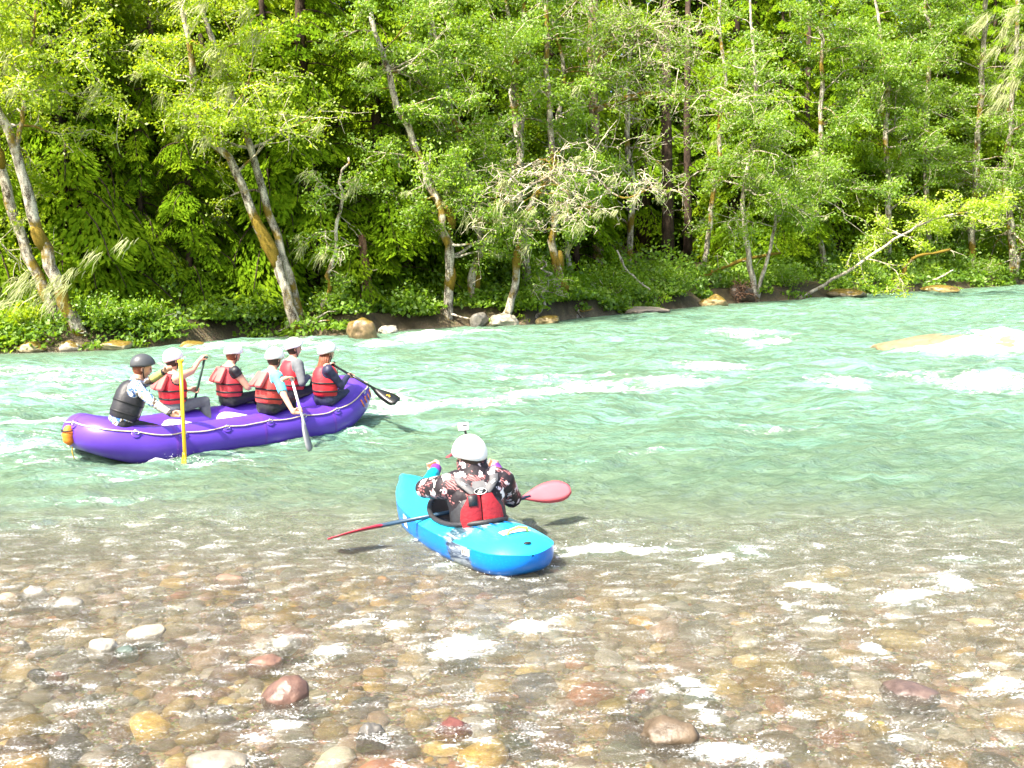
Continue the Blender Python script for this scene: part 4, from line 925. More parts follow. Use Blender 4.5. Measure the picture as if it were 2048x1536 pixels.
M_PADW = plain('white_paddle_shaft', (0.62, 0.60, 0.60), 0.35, .06, 8)
M_PADG = plain('grey_paddle_blade', (0.13, 0.14, 0.15), 0.3, .2, 8)
M_PADB = plain('black_paddle', (0.010, 0.012, 0.011), 0.25, .2, 8)
M_PADR = plain('red_kayak_blade', (0.60, 0.12, 0.14), 0.3, .08, 8)
M_PADRD = plain('deep_red_kayak_blade', (0.34, 0.02, 0.04), 0.3, .08, 8)
M_SHAFT = plain('blue_black_shaft', (0.015, 0.045, 0.085), 0.3, .1, 8)
M_HAIRR = plain('auburn_hair', (0.17, 0.05, 0.02), 0.5, .4, 60, .6, 120)
M_HAIRB = plain('dark_brown_hair', (0.030, 0.017, 0.010), 0.5, .4, 60, .6, 120)
M_EYE = plain('dark_eye', (0.02, 0.015, 0.012), 0.2, .1)
M_LIP = plain('lip', (0.40, 0.14, 0.11), 0.5, .1)
M_GLOSSW = plain('white_sticker', (0.78, 0.77, 0.74), 0.4, .06, 40)
M_METAL = plain('bright_metal', (0.6, 0.6, 0.6), 0.25, .1, 8, metal=1.0)
def m_camo(name, cols, scale):
    t = NT(name); c = t.coord('Object'); d = t.node('VectorMath', operation='ADD'); t.l.new(c, d.inputs[0])
    n0 = t.mk('TexNoise', {'Vector': c, 'Scale': scale * .8, 'Detail': 3.0}); sub = t.node('VectorMath', operation='SCALE'); t.l.new(n0.outputs['Color'], sub.inputs[0]); sub.inputs['Scale'].default_value = .22; t.l.new(sub.outputs[0], d.inputs[1])
    n = t.noise(d.outputs[0], scale, 2, .5)
    return t.pbr(t.ramp(n, [(p, c_) for p, c_ in zip((0, .38, .46, .55, .62), cols)], 'CONSTANT'), .65, t.bump(t.noise(c, 30, 3), .5, .01), .3)
M_GUIDE = m_camo('blue_white_camouflage', [(.09, .07, .05), (.55, .54, .50), (.03, .12, .40), (.60, .59, .54), (.30, .24, .15)], 11)
M_GSLV = m_camo('grey_camouflage_sleeve', [(.10, .10, .09), (.30, .30, .27), (.50, .49, .44), (.22, .23, .21), (.42, .40, .30)], 15)
def m_floral():
    t = NT('dark_floral_print'); c = t.coord('Object')
    def flowers(scale, keep, seed):
        mp = t.node('Mapping'); t.l.new(c, mp.inputs['Vector']); mp.inputs['Location'].default_value = (seed, seed * 1.7, seed * .6)
        nz = t.mk('TexNoise', {'Vector': mp.outputs[0], 'Scale': scale * 2.6, 'Detail': 2.0}); ds = t.node('VectorMath', operation='SCALE'); t.l.new(nz.outputs['Color'], ds.inputs[0]); ds.inputs['Scale'].default_value = .9 / scale
        ad = t.node('VectorMath', operation='ADD'); t.l.new(mp.outputs[0], ad.inputs[0]); t.l.new(ds.outputs[0], ad.inputs[1])
        v = t.mk('TexVoronoi', {'Vector': ad.outputs[0], 'Scale': scale}); sel = t.math('GREATER_THAN', t.mk('SeparateColor', {0: v.outputs['Color']}).outputs[0], keep)
        return t.math('MULTIPLY', t.val_ramp(v.outputs['Distance'], .42, .36), sel), t.math('MULTIPLY', t.val_ramp(v.outputs['Distance'], .18, .10), sel)
    st = t.node('TexWave', wave_type='BANDS', bands_direction='DIAGONAL'); t.l.new(c, st.inputs['Vector']); st.inputs['Scale'].default_value = 22; st.inputs['Distortion'].default_value = 9; st.inputs['Detail'].default_value = 2
    leafm = t.math('MULTIPLY', t.val_ramp(t.noise(c, 11, 3), .53, .57), t.val_ramp(st.outputs['Fac'], .45, .6))
    col = t.mix(leafm, (.016, .012, .016), (.38, .14, .14))
    f1, k1 = flowers(9, .52, 3.1); f2, k2 = flowers(14, .62, 7.7)
    col = t.mix(f1, col, (.78, .72, .70)); col = t.mix(k1, col, (.50, .05, .10)); col = t.mix(f2, col, (.66, .58, .62)); col = t.mix(k2, col, (.42, .04, .08))
    return t.pbr(col, .6, t.bump(t.noise(c, 26, 3), .5, .012), .3)
M_FLORAL = m_floral()
NP = lambda v: np.array(tuple(v), float)
def unit(v): v = np.asarray(v, float); return v / (np.linalg.norm(v) + 1e-12)
def rotv(v, ax, a):
    ax = unit(ax); v = np.asarray(v, float); return v * math.cos(a) + np.cross(ax, v) * math.sin(a) + ax * ax.dot(v) * (1 - math.cos(a))
def ik(S, W, l1, l2, pole):
    d = W - S; L = np.linalg.norm(d); Lc = min(L, (l1 + l2) * .995); u = d / L
    a = (l1 * l1 - l2 * l2 + Lc * Lc) / (2 * Lc); h = math.sqrt(max(l1 * l1 - a * a, 1e-6)); p = pole - u * pole.dot(u); p = unit(p)
    return S + u * a + p * h, S + u * Lc
def evald(o):
    dg = bpy.context.evaluated_depsgraph_get(); e = o.evaluated_get(dg); me = bpy.data.meshes.new_from_object(e, depsgraph=dg); return me
def hand(mb, wrist, grip, g, s, rs=.021, side=1):
    """palm and five fingers closed round a bar through grip along g"""
    w = unit((wrist - grip) - g * np.dot(wrist - grip, g)); v = np.cross(g, w); R0 = (rs + .009) * s
    pt = lambda ang, off, rad=1.0: grip + g * off + (w * math.cos(ang) + v * math.sin(ang)) * R0 * rad
    ln = [.92, 1.0, .96, .82]
    for i in range(4):
        off = (i - 1.5) * .0205 * s * -side; k = pt(R_(50), off, 1.25)
        mb.cone(wrist + g * off * .55, k, .017 * s, .012 * s, 8)
        angs = [50, 125, 190, 190 + 75 * ln[i]]
        ps = [pt(R_(a), off, 1.25 if a == 50 else 1.0) for a in angs]
        for a_, b_, ra, rb in zip(ps[:-1], ps[1:], (.0105, .0095, .0088), (.0095, .0088, .0078)): mb.cone(a_, b_, ra * s, rb * s, 8)
    o0 = .036 * s * side; mb.cone(wrist + g * o0 * .5, pt(R_(-35), o0, 1.25), .014 * s, .0115 * s, 8)
    mb.cone(pt(R_(-35), o0, 1.25), pt(R_(-105), o0 * .9), .0115 * s, .010 * s, 8); mb.cone(pt(R_(-105), o0 * .9), pt(R_(-165), o0 * .6), .010 * s, .0085 * s, 8)
TORSO = [(-.10, .13, .10), (-.04, .165, .125), (.04, .168, .125), (.14, .148, .108), (.25, .160, .115), (.35, .178, .118), (.42, .170, .100), (.465, .125, .08), (.50, .068, .062), (.54, .055, .055)]
def ring(c, r, f, a, b, n=24, e=.85):
    th = np.linspace(0, 2 * math.pi, n, endpoint=False); cs, sn = np.cos(th), np.sin(th)
    return c + r * (np.sign(cs) * np.abs(cs) ** e * a)[:, None] + f * (np.sign(sn) * np.abs(sn) ** e * b)[:, None]
def head_fn(U, G):
    x, y, z = U[..., 0], U[..., 1], U[..., 2]; G = G.copy(); ga = lambda v, c, w: np.exp(-((v - c) / w) ** 2)
    fr = np.clip(y, 0, 1)
    G[..., 0] *= 1 - .22 * np.clip(-z, 0, 1) ** 1.2
    G[..., 1] += .030 * ga(x, 0, .13) * ga(z, -.18, .16) * (y > 0) + .010 * ga(x, 0, .11) * ga(z, .05, .12) * (y > 0)          # nose
    G[..., 1] -= .013 * (ga(x, .36, .17) + ga(x, -.36, .17)) * ga(z, .05, .13) * (y > 0)                                        # eye sockets
    G[..., 1] += .008 * ga(z, .22, .10) * fr + .007 * ga(x, 0, .35) * ga(z, -.52, .08) * (y > 0) + .016 * ga(x, 0, .3) * ga(z, -.82, .16) * (y > 0)   # brow, lips, chin
    return G
def person(label, hip, fwd, lean, feet, hands, s=.86, twist=0, side_lean=0, head_yaw=0, head_pitch=0, pole=(None, None), vest=None, clothes=(), helmet=M_WHITE, hair=None, group=None, voxel=.0115,
           knee_pole=None, extra=None, long_hair=False, cap_brim=None, tk_=1.0, hk=1.12, nk_=.165):
    """hands: (left, right), each (grip point, bar axis, thumb side)"""
    hip = NP(hip); fwd = unit(np.array([fwd[0], fwd[1], 0.0])); up = np.array([0, 0, 1.0]); right = np.cross(fwd, up)
    sp_ = unit(rotv(rotv(up, right, -R_(lean)), fwd, R_(side_lean))); f2 = unit(np.cross(sp_, right)) if False else unit(rotv(fwd, right, -R_(lean)))
    f2 = rotv(f2, sp_, R_(twist)); r2 = np.cross(f2, sp_)
    T = lambda t: hip + sp_ * t * s * tk_
    root = empty('person', (hip[0], hip[1], hip[2] - .1), label, 'person', group)
    mb = MB(); seg = []
    rr_ = lambda t: right * (1 - np.clip(t / .3, 0, 1)) + r2 * np.clip(t / .3, 0, 1)
    mb.grid(np.array([ring(T(t), unit(rr_(t)), unit(np.cross(sp_, unit(rr_(t)))), a * s, b * s, 20, .9) for t, a, b in TORSO]), close_v=True, cap=True)
    seg.append(('torso', T(0), T(.40), .15 * s)); 
    hd = unit(sp_ * .55 + up * .45); hf = unit(fwd - hd * fwd.dot(hd)); hf = rotv(hf, hd, R_(twist * .5 + head_yaw)); hr = np.cross(hf, hd); hd = rotv(hd, hr, -R_(head_pitch)); hf = rotv(hf, hr, -R_(head_pitch))
    nk = T(.50); hc = nk + hd * (nk_ - .012) * s + hf * .025 * s; HM = np.stack([hr, hf, hd], 1)
    mb.cone(T(.47), hc - hd * .05 * s, .055 * s, .052 * s); seg.append(('neck', T(.46), nk + hd * .05 * s, .055 * s))
    mb.ell(hc, np.array([.076, .098, .118]) * s, HM, 22, 28, 0, head_fn if s == 1 else (lambda U, G: head_fn(U, G / s) * s)); seg.append(('head', hc - hd * .02, hc + hd * .02, .10 * s))
    for sd in (-1, 1): mb.ell(hc + hr * .077 * s * sd - hf * .005 * s - hd * .01 * s, np.array([.010, .019, .032]) * s, HM, 8, 10)   # ears
    elbows = []
    for k, sd in ((0, -1), (1, 1)):
        S = T(.425) + r2 * .178 * s * sd; gp, ax, ts = hands[k]; gp = NP(gp); ax = unit(ax)
        wd = unit((S - gp) - ax * np.dot(S - gp, ax)); W = gp + wd * .088 * s
        pl = pole[k] if pole[k] is not None else (r2 * sd * .6 - sp_ * .8 - f2 * .3)
        E, W = ik(S, W, .285 * s, .255 * s, NP(pl)); gp2 = gp if np.linalg.norm(W - (gp + wd * .088 * s)) < .02 else W - wd * .088 * s
        nm = 'LR'[k]; mb.cone(T(.40) + r2 * .10 * s * sd, S, .085 * s, .062 * s); mb.cone(T(.475) + r2 * .03 * s * sd, S + sp_ * .012 * s, .060 * s, .052 * s); mb.cone(S, E, .060 * s, .045 * s); mb.cone(E, W, .043 * s, .028 * s)
        hand(mb, W, gp2, ax, s, .018, ts)
        seg += [('uarm' + nm, S, E, .052 * s), ('farm' + nm, E, W, .036 * s), ('hand' + nm, W + unit(gp2 - W) * .015, gp2, .03 * s)]
        elbows.append(E)
    for k, sd in ((0, -1), (1, 1)):
        J = hip + right * .092 * s * sd - sp_ * .02 * s; A = NP(feet[k]); kp = knee_pole if knee_pole is not None else (up * 1.0 + fwd * .5)
        K, A = ik(J, A, .41 * s, .40 * s, NP(kp)); nm = 'LR'[k]
        mb.cone(J, K, .085 * s, .056 * s); mb.cone(K, (K * .62 + A * .38), .054 * s, .054 * s); mb.cone(K * .62 + A * .38, A, .054 * s, .036 * s)
        ft = unit(fwd * .9 + right * sd * .2); mb.cone(A - up * .03 * s, A + ft * .15 * s - up * .05 * s, .038 * s, .028 * s)
        seg += [('thigh' + nm, J, K, .072 * s), ('shin' + nm, K, A, .045 * s), ('foot' + nm, A - up * .03, A + ft * .15 * s - up * .05, .035 * s)]
    raw = mb.build('raw', M_SKIN); md = raw.modifiers.new('r', 'REMESH'); md.mode = 'VOXEL'; md.voxel_size = voxel; md2 = raw.modifiers.new('s', 'SMOOTH'); md2.factor = .5; md2.iterations = 2
    me = evald(raw); bpy.data.objects.remove(raw)
    nv = len(me.vertices); co = np.empty(nv * 3); me.vertices.foreach_get('co', co); co = co.reshape(-1, 3); no = np.empty(nv * 3); me.vertices.foreach_get('normal', no); no = no.reshape(-1, 3)
    lt = np.empty(len(me.polygons), np.int32); me.polygons.foreach_get('loop_total', lt); li = np.empty(len(me.loops), np.int32); me.loops.foreach_get('vertex_index', li)
    assert np.all(lt == 4); Q = li.reshape(-1, 4)
    D = []; TP = []
    for nm, a, b, rad in seg:
        d = b - a; t = np.clip(((co - a) @ d) / (d @ d), 0, 1); D.append(np.linalg.norm(co - a - t[:, None] * d, axis=1) - rad); TP.append(((co - a) @ d) / (d @ d))
    lab_ = np.argmin(np.array(D), 0); tp = np.array(TP)[lab_, np.arange(nv)]; names = [q[0] for q in seg]
    mesh_np('body', co, [Q], M_SKIN, root)
    cl2 = []
    for g_ in clothes:
        if g_[0] in ('shoes', 'cuffs', 'drysuit_sleeves'):
            for sd in 'LR': cl2.append((g_[0][:-1] if g_[0] != 'drysuit_sleeves' else 'sleeve', g_[1], [(pn if pn[-1] in 'LR' else pn + sd, a_, b_) for pn, a_, b_ in g_[2] if pn[-1] not in 'LR' or pn[-1] == sd], g_[3]))
        else: cl2.append(g_)
    for (gname, gmat, parts, off) in cl2:
        mk_ = np.zeros(nv, bool)
        for (pn, t0, t1) in parts:
            for nm in ((pn,) if pn in names else (pn + 'L', pn + 'R')): mk_ |= (lab_ == names.index(nm)) & (tp >= t0) & (tp <= t1)
        fq = Q[mk_[Q].all(1)]
        if not len(fq): continue
        us, inv = np.unique(fq, return_inverse=True); wr = noise3(co[us] * 22) * .5 + noise3(co[us] * 45, 3) * .25
        V = co[us] + no[us] * (off + .006 * wr)[:, None]; nf = inv.reshape(-1, 4); n0 = len(us)
        # give the cloth an inner side at its hems
        V2 = co[us] + no[us] * (-.002); e = np.concatenate([nf[:, [0, 1]], nf[:, [1, 2]], nf[:, [2, 3]], nf[:, [3, 0]]]); es = np.sort(e, 1); key = es[:, 0].astype(np.int64) * n0 + es[:, 1]
        _, ix, ct = np.unique(key, return_index=True, return_counts=True); be = e[ix[ct == 1]]
        F = np.concatenate([nf, np.stack([be[:, 1], be[:, 0], be[:, 0] + n0, be[:, 1] + n0], 1)])
        mesh_np(gname, np.concatenate([V, V2]), [F], gmat, root)
    # face details
    for sd in (-1, 1): m = MB(); m.ell(hc + hf * .088 * s + hr * .030 * s * sd + hd * .006 * s, np.array([.012, .006, .008]) * s, HM, 8, 10); m.build('eye', M_EYE, root)
    m = MB(); m.ell(hc + hf * .094 * s - hd * .060 * s, np.array([.024, .006, .009]) * s, HM, 8, 10); m.build('mouth', M_LIP, root)
    if hair:
        m = MB(); m.ell(hc - hf * .012 * s + hd * .012 * s, np.array([.083, .098, .118]) * s, HM, 16, 22, 0, lambda U, G: G * (1 - .25 * ((U[..., 1] > .35) & (U[..., 2] < .5)))[..., None])
        if long_hair: 
            for q in range(9):
                a = R_(200 + q * 17.5); st = hc + hr * math.cos(a) * .075 * s + hf * math.sin(a) * .085 * s - hd * .03 * s
                m.tube([st, st - hd * .08 * s - hf * .01 * s, T(.47) + (st - hc) * .9 - sp_ * .02 * s - f2 * .03 * s, T(.36) + (st - hc) * .7 - f2 * .10 * s], np.array([.022, .024, .022, .008]) * s, 7)
        m.build('hair', hair, root)
    if helmet:
        ph = np.linspace(0, 1, 12); th = np.linspace(0, 2 * math.pi, 30, endpoint=False); rows = []
        for sh in (1.0, .93):
            for p_ in (ph if sh == 1.0 else ph[::-1]):
                low = -.12 + .50 * np.clip(np.sin(th), 0, 1) ** 1.3 - .30 * np.clip(-np.sin(th), 0, 1) ** 1.5 * 1.0      # front high, nape low
                lat = math.pi / 2 * .985 * (1 - p_) + np.arcsin(np.clip(low, -.6, .6)) * p_
                rows.append(hc + hd * .030 * s + (hr * (np.cos(lat) * np.cos(th) * .103)[:, None] + hf * (np.cos(lat) * np.sin(th) * .126)[:, None] + hd * (np.sin(lat) * .118)[:, None]) * s * sh * hk)
        m = MB(); m.grid(np.array(rows), close_v=True); hel = m.build('helmet', helmet, root)
        for a, e in ((60, 35), (120, 35), (-30, 30), (210, 30), (0, 48), (180, 48)):
            a, e = R_(a), R_(e); nrm = hr * math.cos(e) * math.cos(a) + hf * math.cos(e) * math.sin(a) + hd * math.sin(e)
            p_ = hc + hd * .030 * s + (hr * math.cos(e) * math.cos(a) * .1035 + hf * math.cos(e) * math.sin(a) * .1265 + hd * math.sin(e) * .1185) * s * hk
            x_, y_, _ = basis(nrm); m = MB(); m.ell(p_, np.array([.010, .007, .002]) * s, np.stack([x_, y_, nrm], 1), 6, 10); m.build('vent', M_BLACK, hel)
        m = MB(); m.tube([hc + hr * .085 * s - hd * .005 * s, hc + hr * .076 * s - hd * .07 * s + hf * .02 * s, hc - hd * .125 * s + hf * .055 * s, hc - hr * .076 * s - hd * .07 * s + hf * .02 * s, hc - hr * .085 * s - hd * .005 * s], .007 * s, 5); m.build('chin_strap', M_BLACK, root)
        if cap_brim:
            m = MB(); th = np.linspace(R_(25), R_(155), 12); G = np.array([[hc + hd * (.055 - .02 * q) * s + (hr * math.cos(a) * (.098 + q * .02) + hf * math.sin(a) * (.118 + q * .07)) * s for a in th] for q in (0, .5, 1)] + [[hc + hd * (.050 - .02 * q) * s + (hr * math.cos(a) * (.098 + q * .02) + hf * math.sin(a) * (.118 + q * .07)) * s for a in th] for q in (1, .5, 0)])
            m.grid(G, close_u=True); m.build('visor', cap_brim, root)
    if vest:
        vm_, kind = vest; prof = [(.03, .150, .115), (.05, .178, .150), (.13, .182, .158), (.26, .188, .165), (.33, .168, .166), (.39, .150, .155), (.44, .138, .128), (.475, .115, .095), (.485, .07, .06)]
        if kind == 'kayak': prof = [(.03, .150, .115), (.05, .176, .150), (.13, .180, .158), (.24, .178, .160), (.32, .150, .150), (.375, .115, .125), (.41, .09, .10), (.43, .06, .07), (.44, .04, .05)]
        m = MB(); G = np.array([ring(T(t), r2, f2, a * s, b * s, 36, .72) for t, a, b in prof])
        for i in range(1, len(prof) - 2): G[i] += (noise3(G[i] * 30) * .006)[:, None] * unit(f2)
        m.grid(G, close_v=True, cap=True); v_ = m.build('life_vest', vm_, root)
        for t in ((.11, .23) if kind != 'kayak' else (.10,)):
            a = np.interp(t, [p_[0] for p_ in prof], [p_[1] for p_ in prof]) + .004; b = np.interp(t, [p_[0] for p_ in prof], [p_[2] for p_ in prof]) + .004
            q = ring(T(t), r2, f2, a * s, b * s, 36, .72); m = MB(); bw = .011; rows = np.array([q + sp_ * bw * s, q + (q - T(t)) * .02 + sp_ * bw * s, q + (q - T(t)) * .02 - sp_ * bw * s, q - sp_ * bw * s]); m.grid(rows, close_u=True, close_v=True); m.build('belt', M_BLACK, root)
        m = MB(); q = T(.26) + f2 * .168 * s; m.box(q, (.006 * s, .004 * s, .19 * s), np.stack([r2, f2, sp_], 1)); m.build('zip', M_BLACK, root)
        if kind == 'pillow':
            for i in (-1, 0, 1):
                m = MB(); n_ = unit(-f2 + r2 * i * .4 + sp_ * .65); c_ = T(.36) - f2 * (.195 - .02 * abs(i)) * s + r2 * i * .098 * s; x_ = unit(np.cross(sp_, n_)); m.box(c_, (.054 * s, .028 * s, .115 * s), np.stack([x_, n_, np.cross(x_, n_)], 1), 0, .5); m.build('collar_flap', M_REDF, root)
    ctx = dict(root=root, T=T, r2=r2, f2=f2, sp=sp_, hc=hc, hd=hd, hf=hf, hr=hr, s=s, elbows=elbows)
    if extra: extra(ctx)
    return ctx
def paddle(label, top, tip, mats, blade_n, blade_len=.46, blade_w=.10, name='paddle', tgrip=True, rs=.016, logo=None):
    top, tip = NP(top), NP(tip); d = unit(tip - top); n = unit(NP(blade_n) - d * np.dot(NP(blade_n), d)); w = np.cross(n, d); root = empty(name, tuple(tip), label, 'paddle', 'paddles on the water')
    neck = tip - d * blade_len; m = MB(); m.tube([top, top * .5 + neck * .5, neck + d * .08], rs, 10); m.build('shaft', mats[0], root)
    if tgrip: m = MB(); m.cone(top - w * .045, top + w * .045, .017, .017); m.build('grip', mats[-1] if len(mats) > 2 else mats[0], root)
    u = np.linspace(0, 1, 14); hw = blade_w * np.clip(np.sin(np.clip(u * 1.25, 0, 1) * math.pi / 2) ** .8 * (1 - np.clip((u - .86) / .14, 0, 1) ** 3 * .55), .15, 1)
    rows = []
    for i, k in enumerate(u):
        c = neck + d * blade_len * k; h_ = hw[i]; tk = .008 * (1 - k * .6) + .002; e = [(-1, 0), (-.5, 1), (0, 1.7), (.5, 1), (1, 0), (.5, -1), (0, -1.7), (-.5, -1)]
        rows.append([c + w * a * h_ + n * b * tk + n * (-.02) * (abs(a) ** 2) for a, b in e])
    m = MB(); m.grid(np.array(rows), close_v=True, cap=True); m.build('blade', mats[1], root)
    if logo:
        m = MB()
        for sg in (-1, 1):
            for k in range(3): m.box(neck + d * blade_len * (.60 + .05 * k) + n * sg * .011 + w * .01 * (k % 2), (.006, .012, .0012), np.stack([d, w, n], 1))
        m.build('logo', logo, root)
    return root

# ---- the raft
_A, _B = NP(P(268, 936)), NP(P(722, 862)); EX = unit(_B - _A); EY = np.array([-EX[1], EX[0], 0]); HW, TR = .52, .235
RC = (_A + _B) / 2 + EY * (.14 + HW); RAFT_Z = .16
def RL(x, y, z): return RC + EX * x + EY * y + np.array([0, 0, z])
raft = empty('raft', tuple(RC), 'long purple inflatable raft carrying six people across the current', 'raft'); raft.rotation_euler = (0, 0, math.atan2(EX[1], EX[0]))
def part(o): o.parent = raft; return o
def tube_path(th):
    c, s_ = np.cos(th), np.sin(th); x = np.sign(c) * np.abs(c) ** .50 * 1.72; y = np.sign(s_) * np.abs(s_) ** .62 * HW
    k = np.clip((np.abs(x) - .95) / .77, 0, 1); z = RAFT_Z + k ** 1.7 * np.where(x > 0, .30, .20); x = x * np.where(x > 0, 1.05, 1.03)
    return np.stack([x, y, z], -1)
th = np.linspace(0, 2 * math.pi, 400, endpoint=False); pth = tube_path(th); seglen = np.linalg.norm(np.diff(np.concatenate([pth, pth[:1]]), axis=0), axis=1); cum = np.concatenate([[0], np.cumsum(seglen)])
def path_at(u): 
    q = np.interp((u % 1) * cum[-1], cum, np.concatenate([th, [2 * math.pi]])); return tube_path(q)
NP_, NS_ = 120, 20
us = np.arange(NP_) / NP_; C = path_at(us); Tn = np.roll(C, -1, 0) - np.roll(C, 1, 0); Tn /= np.linalg.norm(Tn, axis=1, keepdims=True); up_ = np.array([0, 0, 1.0])
OUT = np.cross(Tn, up_); OUT /= np.linalg.norm(OUT, axis=1, keepdims=True); UPV = np.cross(OUT, Tn); sg_ = np.sign(np.sum(OUT * C * np.array([1, 1, 0]), 1)).mean(); OUT = OUT * np.sign(sg_); UPV = UPV * np.where(UPV[:, 2:3] < 0, -1, 1)
ph_ = np.linspace(0, 2 * math.pi, NS_, endpoint=False)
TRr = TR * (1 - .12 * np.clip((np.abs(C[:, 0]) - 1.2) / .6, 0, 1))
# seams between the fabric panels pinch the tube very slightly
pin = np.ones(NP_); pin[::15] = .995
G = C[:, None] + (TRr * pin)[:, None, None] * (np.cos(ph_)[None, :, None] * OUT[:, None] + np.sin(ph_)[None, :, None] * UPV[:, None])
m = MB(); m.grid(G, close_u=True, close_v=True); part(m.build('tube', M_RAFT))
M_SEAM = plain('purple_seam_tape', (.11, .034, .34), .4, .1)
for i in range(0, NP_, 15):
    m = MB(); g = C[i] + TRr[i] * 1.004 * (np.cos(ph_)[:, None] * OUT[i] + np.sin(ph_)[:, None] * UPV[i]); m.grid(np.array([g + Tn[i] * .018, g + (g - C[i]) * .01, g - Tn[i] * .018]), close_v=True); part(m.build('seam_tape', M_SEAM))
# floor
fx = np.linspace(-1.45, 1.45, 20); fy = np.linspace(-1, 1, 9); G = np.array([[(x, y * HW * (1 - .35 * max(0, abs(x) - 1) ** 2), .02 + .10 * max(0, abs(x) - .9) ** 1.5 + .012 * math.cos(y * 14)) for y in fy] for x in fx]); m = MB(); m.grid(G); part(m.build('floor', M_RAFT_IN))
# bottom skin under the kicked stern and bow
for sgn in (-1, 1):
    G = []
    for k in np.linspace(0, 1, 8):
        x = sgn * (1.0 + .74 * k); z = -.06 + (.20 if sgn < 0 else .30) * k ** 1.7 + .0; w = HW * (1 - .55 * k ** 2.5)
        G.append([(x, w * y, z - .02 * (1 - y * y)) for y in np.linspace(-1, 1, 7)])
    m = MB(); m.grid(np.array(G)); part(m.build('bottom', M_RAFT_IN))
for x in (-.62, .12, .86):
    m = MB(); m.tube([(x, -HW + .1, .17), (x, -.2, .19), (x, .2, .19), (x, HW - .1, .17)], .155, 16); part(m.build('thwart', M_THWART if x < .8 else M_RAFT))
# perimeter line with its rings
def tube_pt(u, ang, k=1.0):
    c = path_at(np.array([u]))[0]; c2 = path_at(np.array([u + .004]))[0]; t = unit(c2 - c); o = np.cross(t, up_); o = unit(o); o = o if np.dot(o[:2], c[:2]) > 0 else -o; uv = np.cross(o, t); uv = uv if uv[2] > 0 else -uv
    r_ = TR * (1 - .12 * np.clip((abs(c[0]) - 1.2) / .6, 0, 1)) * k; return c + r_ * (math.cos(ang) * o + math.sin(ang) * uv), o, uv, t
rings = [k / 16 + .01 for k in range(16)]
m = MB(); pts = []
for i, u in enumerate(rings):
    u2 = rings[(i + 1) % 16] + (1 if i == 15 else 0)
    for f in np.linspace(0, 1, 7)[:-1]: pts.append(tube_pt(u + (u2 - u) * f, R_(42) - .10 * math.sin(f * math.pi), 1.05)[0])
pts.append(pts[0]); m.tube(pts, .007, 6, cap=False); part(m.build('perimeter_line', M_ROPE))
for u in rings:
    p_, o_, uv, t_ = tube_pt(u, R_(36), 1.012); nrm = unit(o_ * math.cos(R_(36)) + uv * math.sin(R_(36))); b_ = np.cross(nrm, t_)
    m = MB(); m.ell(p_, (.055, .055, .006), np.stack([t_, b_, nrm], 1), 8, 16); pa = part(m.build('ring_patch', M_RAFT))
    m = MB(); an = np.linspace(0, 2 * math.pi, 13); m.tube([p_ + nrm * .018 + t_ * math.cos(a) * .028 + uv * math.sin(a) * .024 + uv * .012 for a in an], .005, 6, cap=False); part(m.build('ring', M_METAL))
# orange lettering on the bow quarter
p0 = 0
for k in range(4):
    u = 1 - .012 - .0085 * k; p_, o_, uv, t_ = tube_pt(u - .028, R_(12), 1.006); nrm = unit(o_ * math.cos(R_(12)) + uv * math.sin(R_(12)))
    m = MB(); m.box(p_, (.010, .055 - .008 * (k % 3), .003), np.stack([t_, np.cross(nrm, t_), nrm], 1))
    if k % 2 == 0: m.box(p_ + np.cross(nrm, t_) * .04 + t_ * .018, (.014, .010, .003), np.stack([t_, np.cross(nrm, t_), nrm], 1))
    part(m.build('letter', M_ORANGE))
# throw bag lashed to the stern
tp_ = RL(-1.96, -.06, .36)
bag = empty('throw_bag', tuple(tp_), 'orange rope throw bag hanging off the raft stern', 'throw bag')
m = MB(); M_ = np.stack([EX, EY, np.array([0, 0, 1.0])], 1); m.ell(tp_ - EX * .03, (.070, .070, .115), M_, 14, 18, 0, lambda U, G: G * (1 + .06 * np.sin(U[..., 2:3] * 9))); m.build('pouch', M_ORANGE, bag)
m = MB(); m.tube([tp_ + np.array([0, 0, .06]) - EX * .03 + .074 * (EX * math.cos(a) + EY * math.sin(a)) for a in np.linspace(0, 6.283, 17)], .008, 6, cap=False); m.tube([tp_ + np.array([0, 0, .13]), RL(-1.80, -.03, .46)], .012, 6); m.build('strap', M_BLACK, bag)
m = MB(); m.tube([tp_ - np.array([0, 0, .13]), tp_ - np.array([.01, 0, .18]), tp_ - np.array([-.01, 0, .27])], .006, 5); m.build('cord', M_YEL, bag)

TROU = lambda mt, off=.007: ('trousers', mt, [('thigh', -.5, 1.5), ('shin', -.5, .9), ('torso', -1, .33)], off)
SHOE = ('shoes', M_BLACK, [('foot', -1, 2), ('shin', .92, 2)], .010)
TOP = lambda mt, sl=.98, off=.008, nm='shirt': (nm, mt, [('torso', .30, 1.2), ('uarm', -1, 2 if sl > .5 else sl * 2), ] + ([('farm', -1, (sl - .5) * 2)] if sl > .5 else []), off)
CREW = 'people riding the purple raft'
zs = RAFT_Z + TR + .075
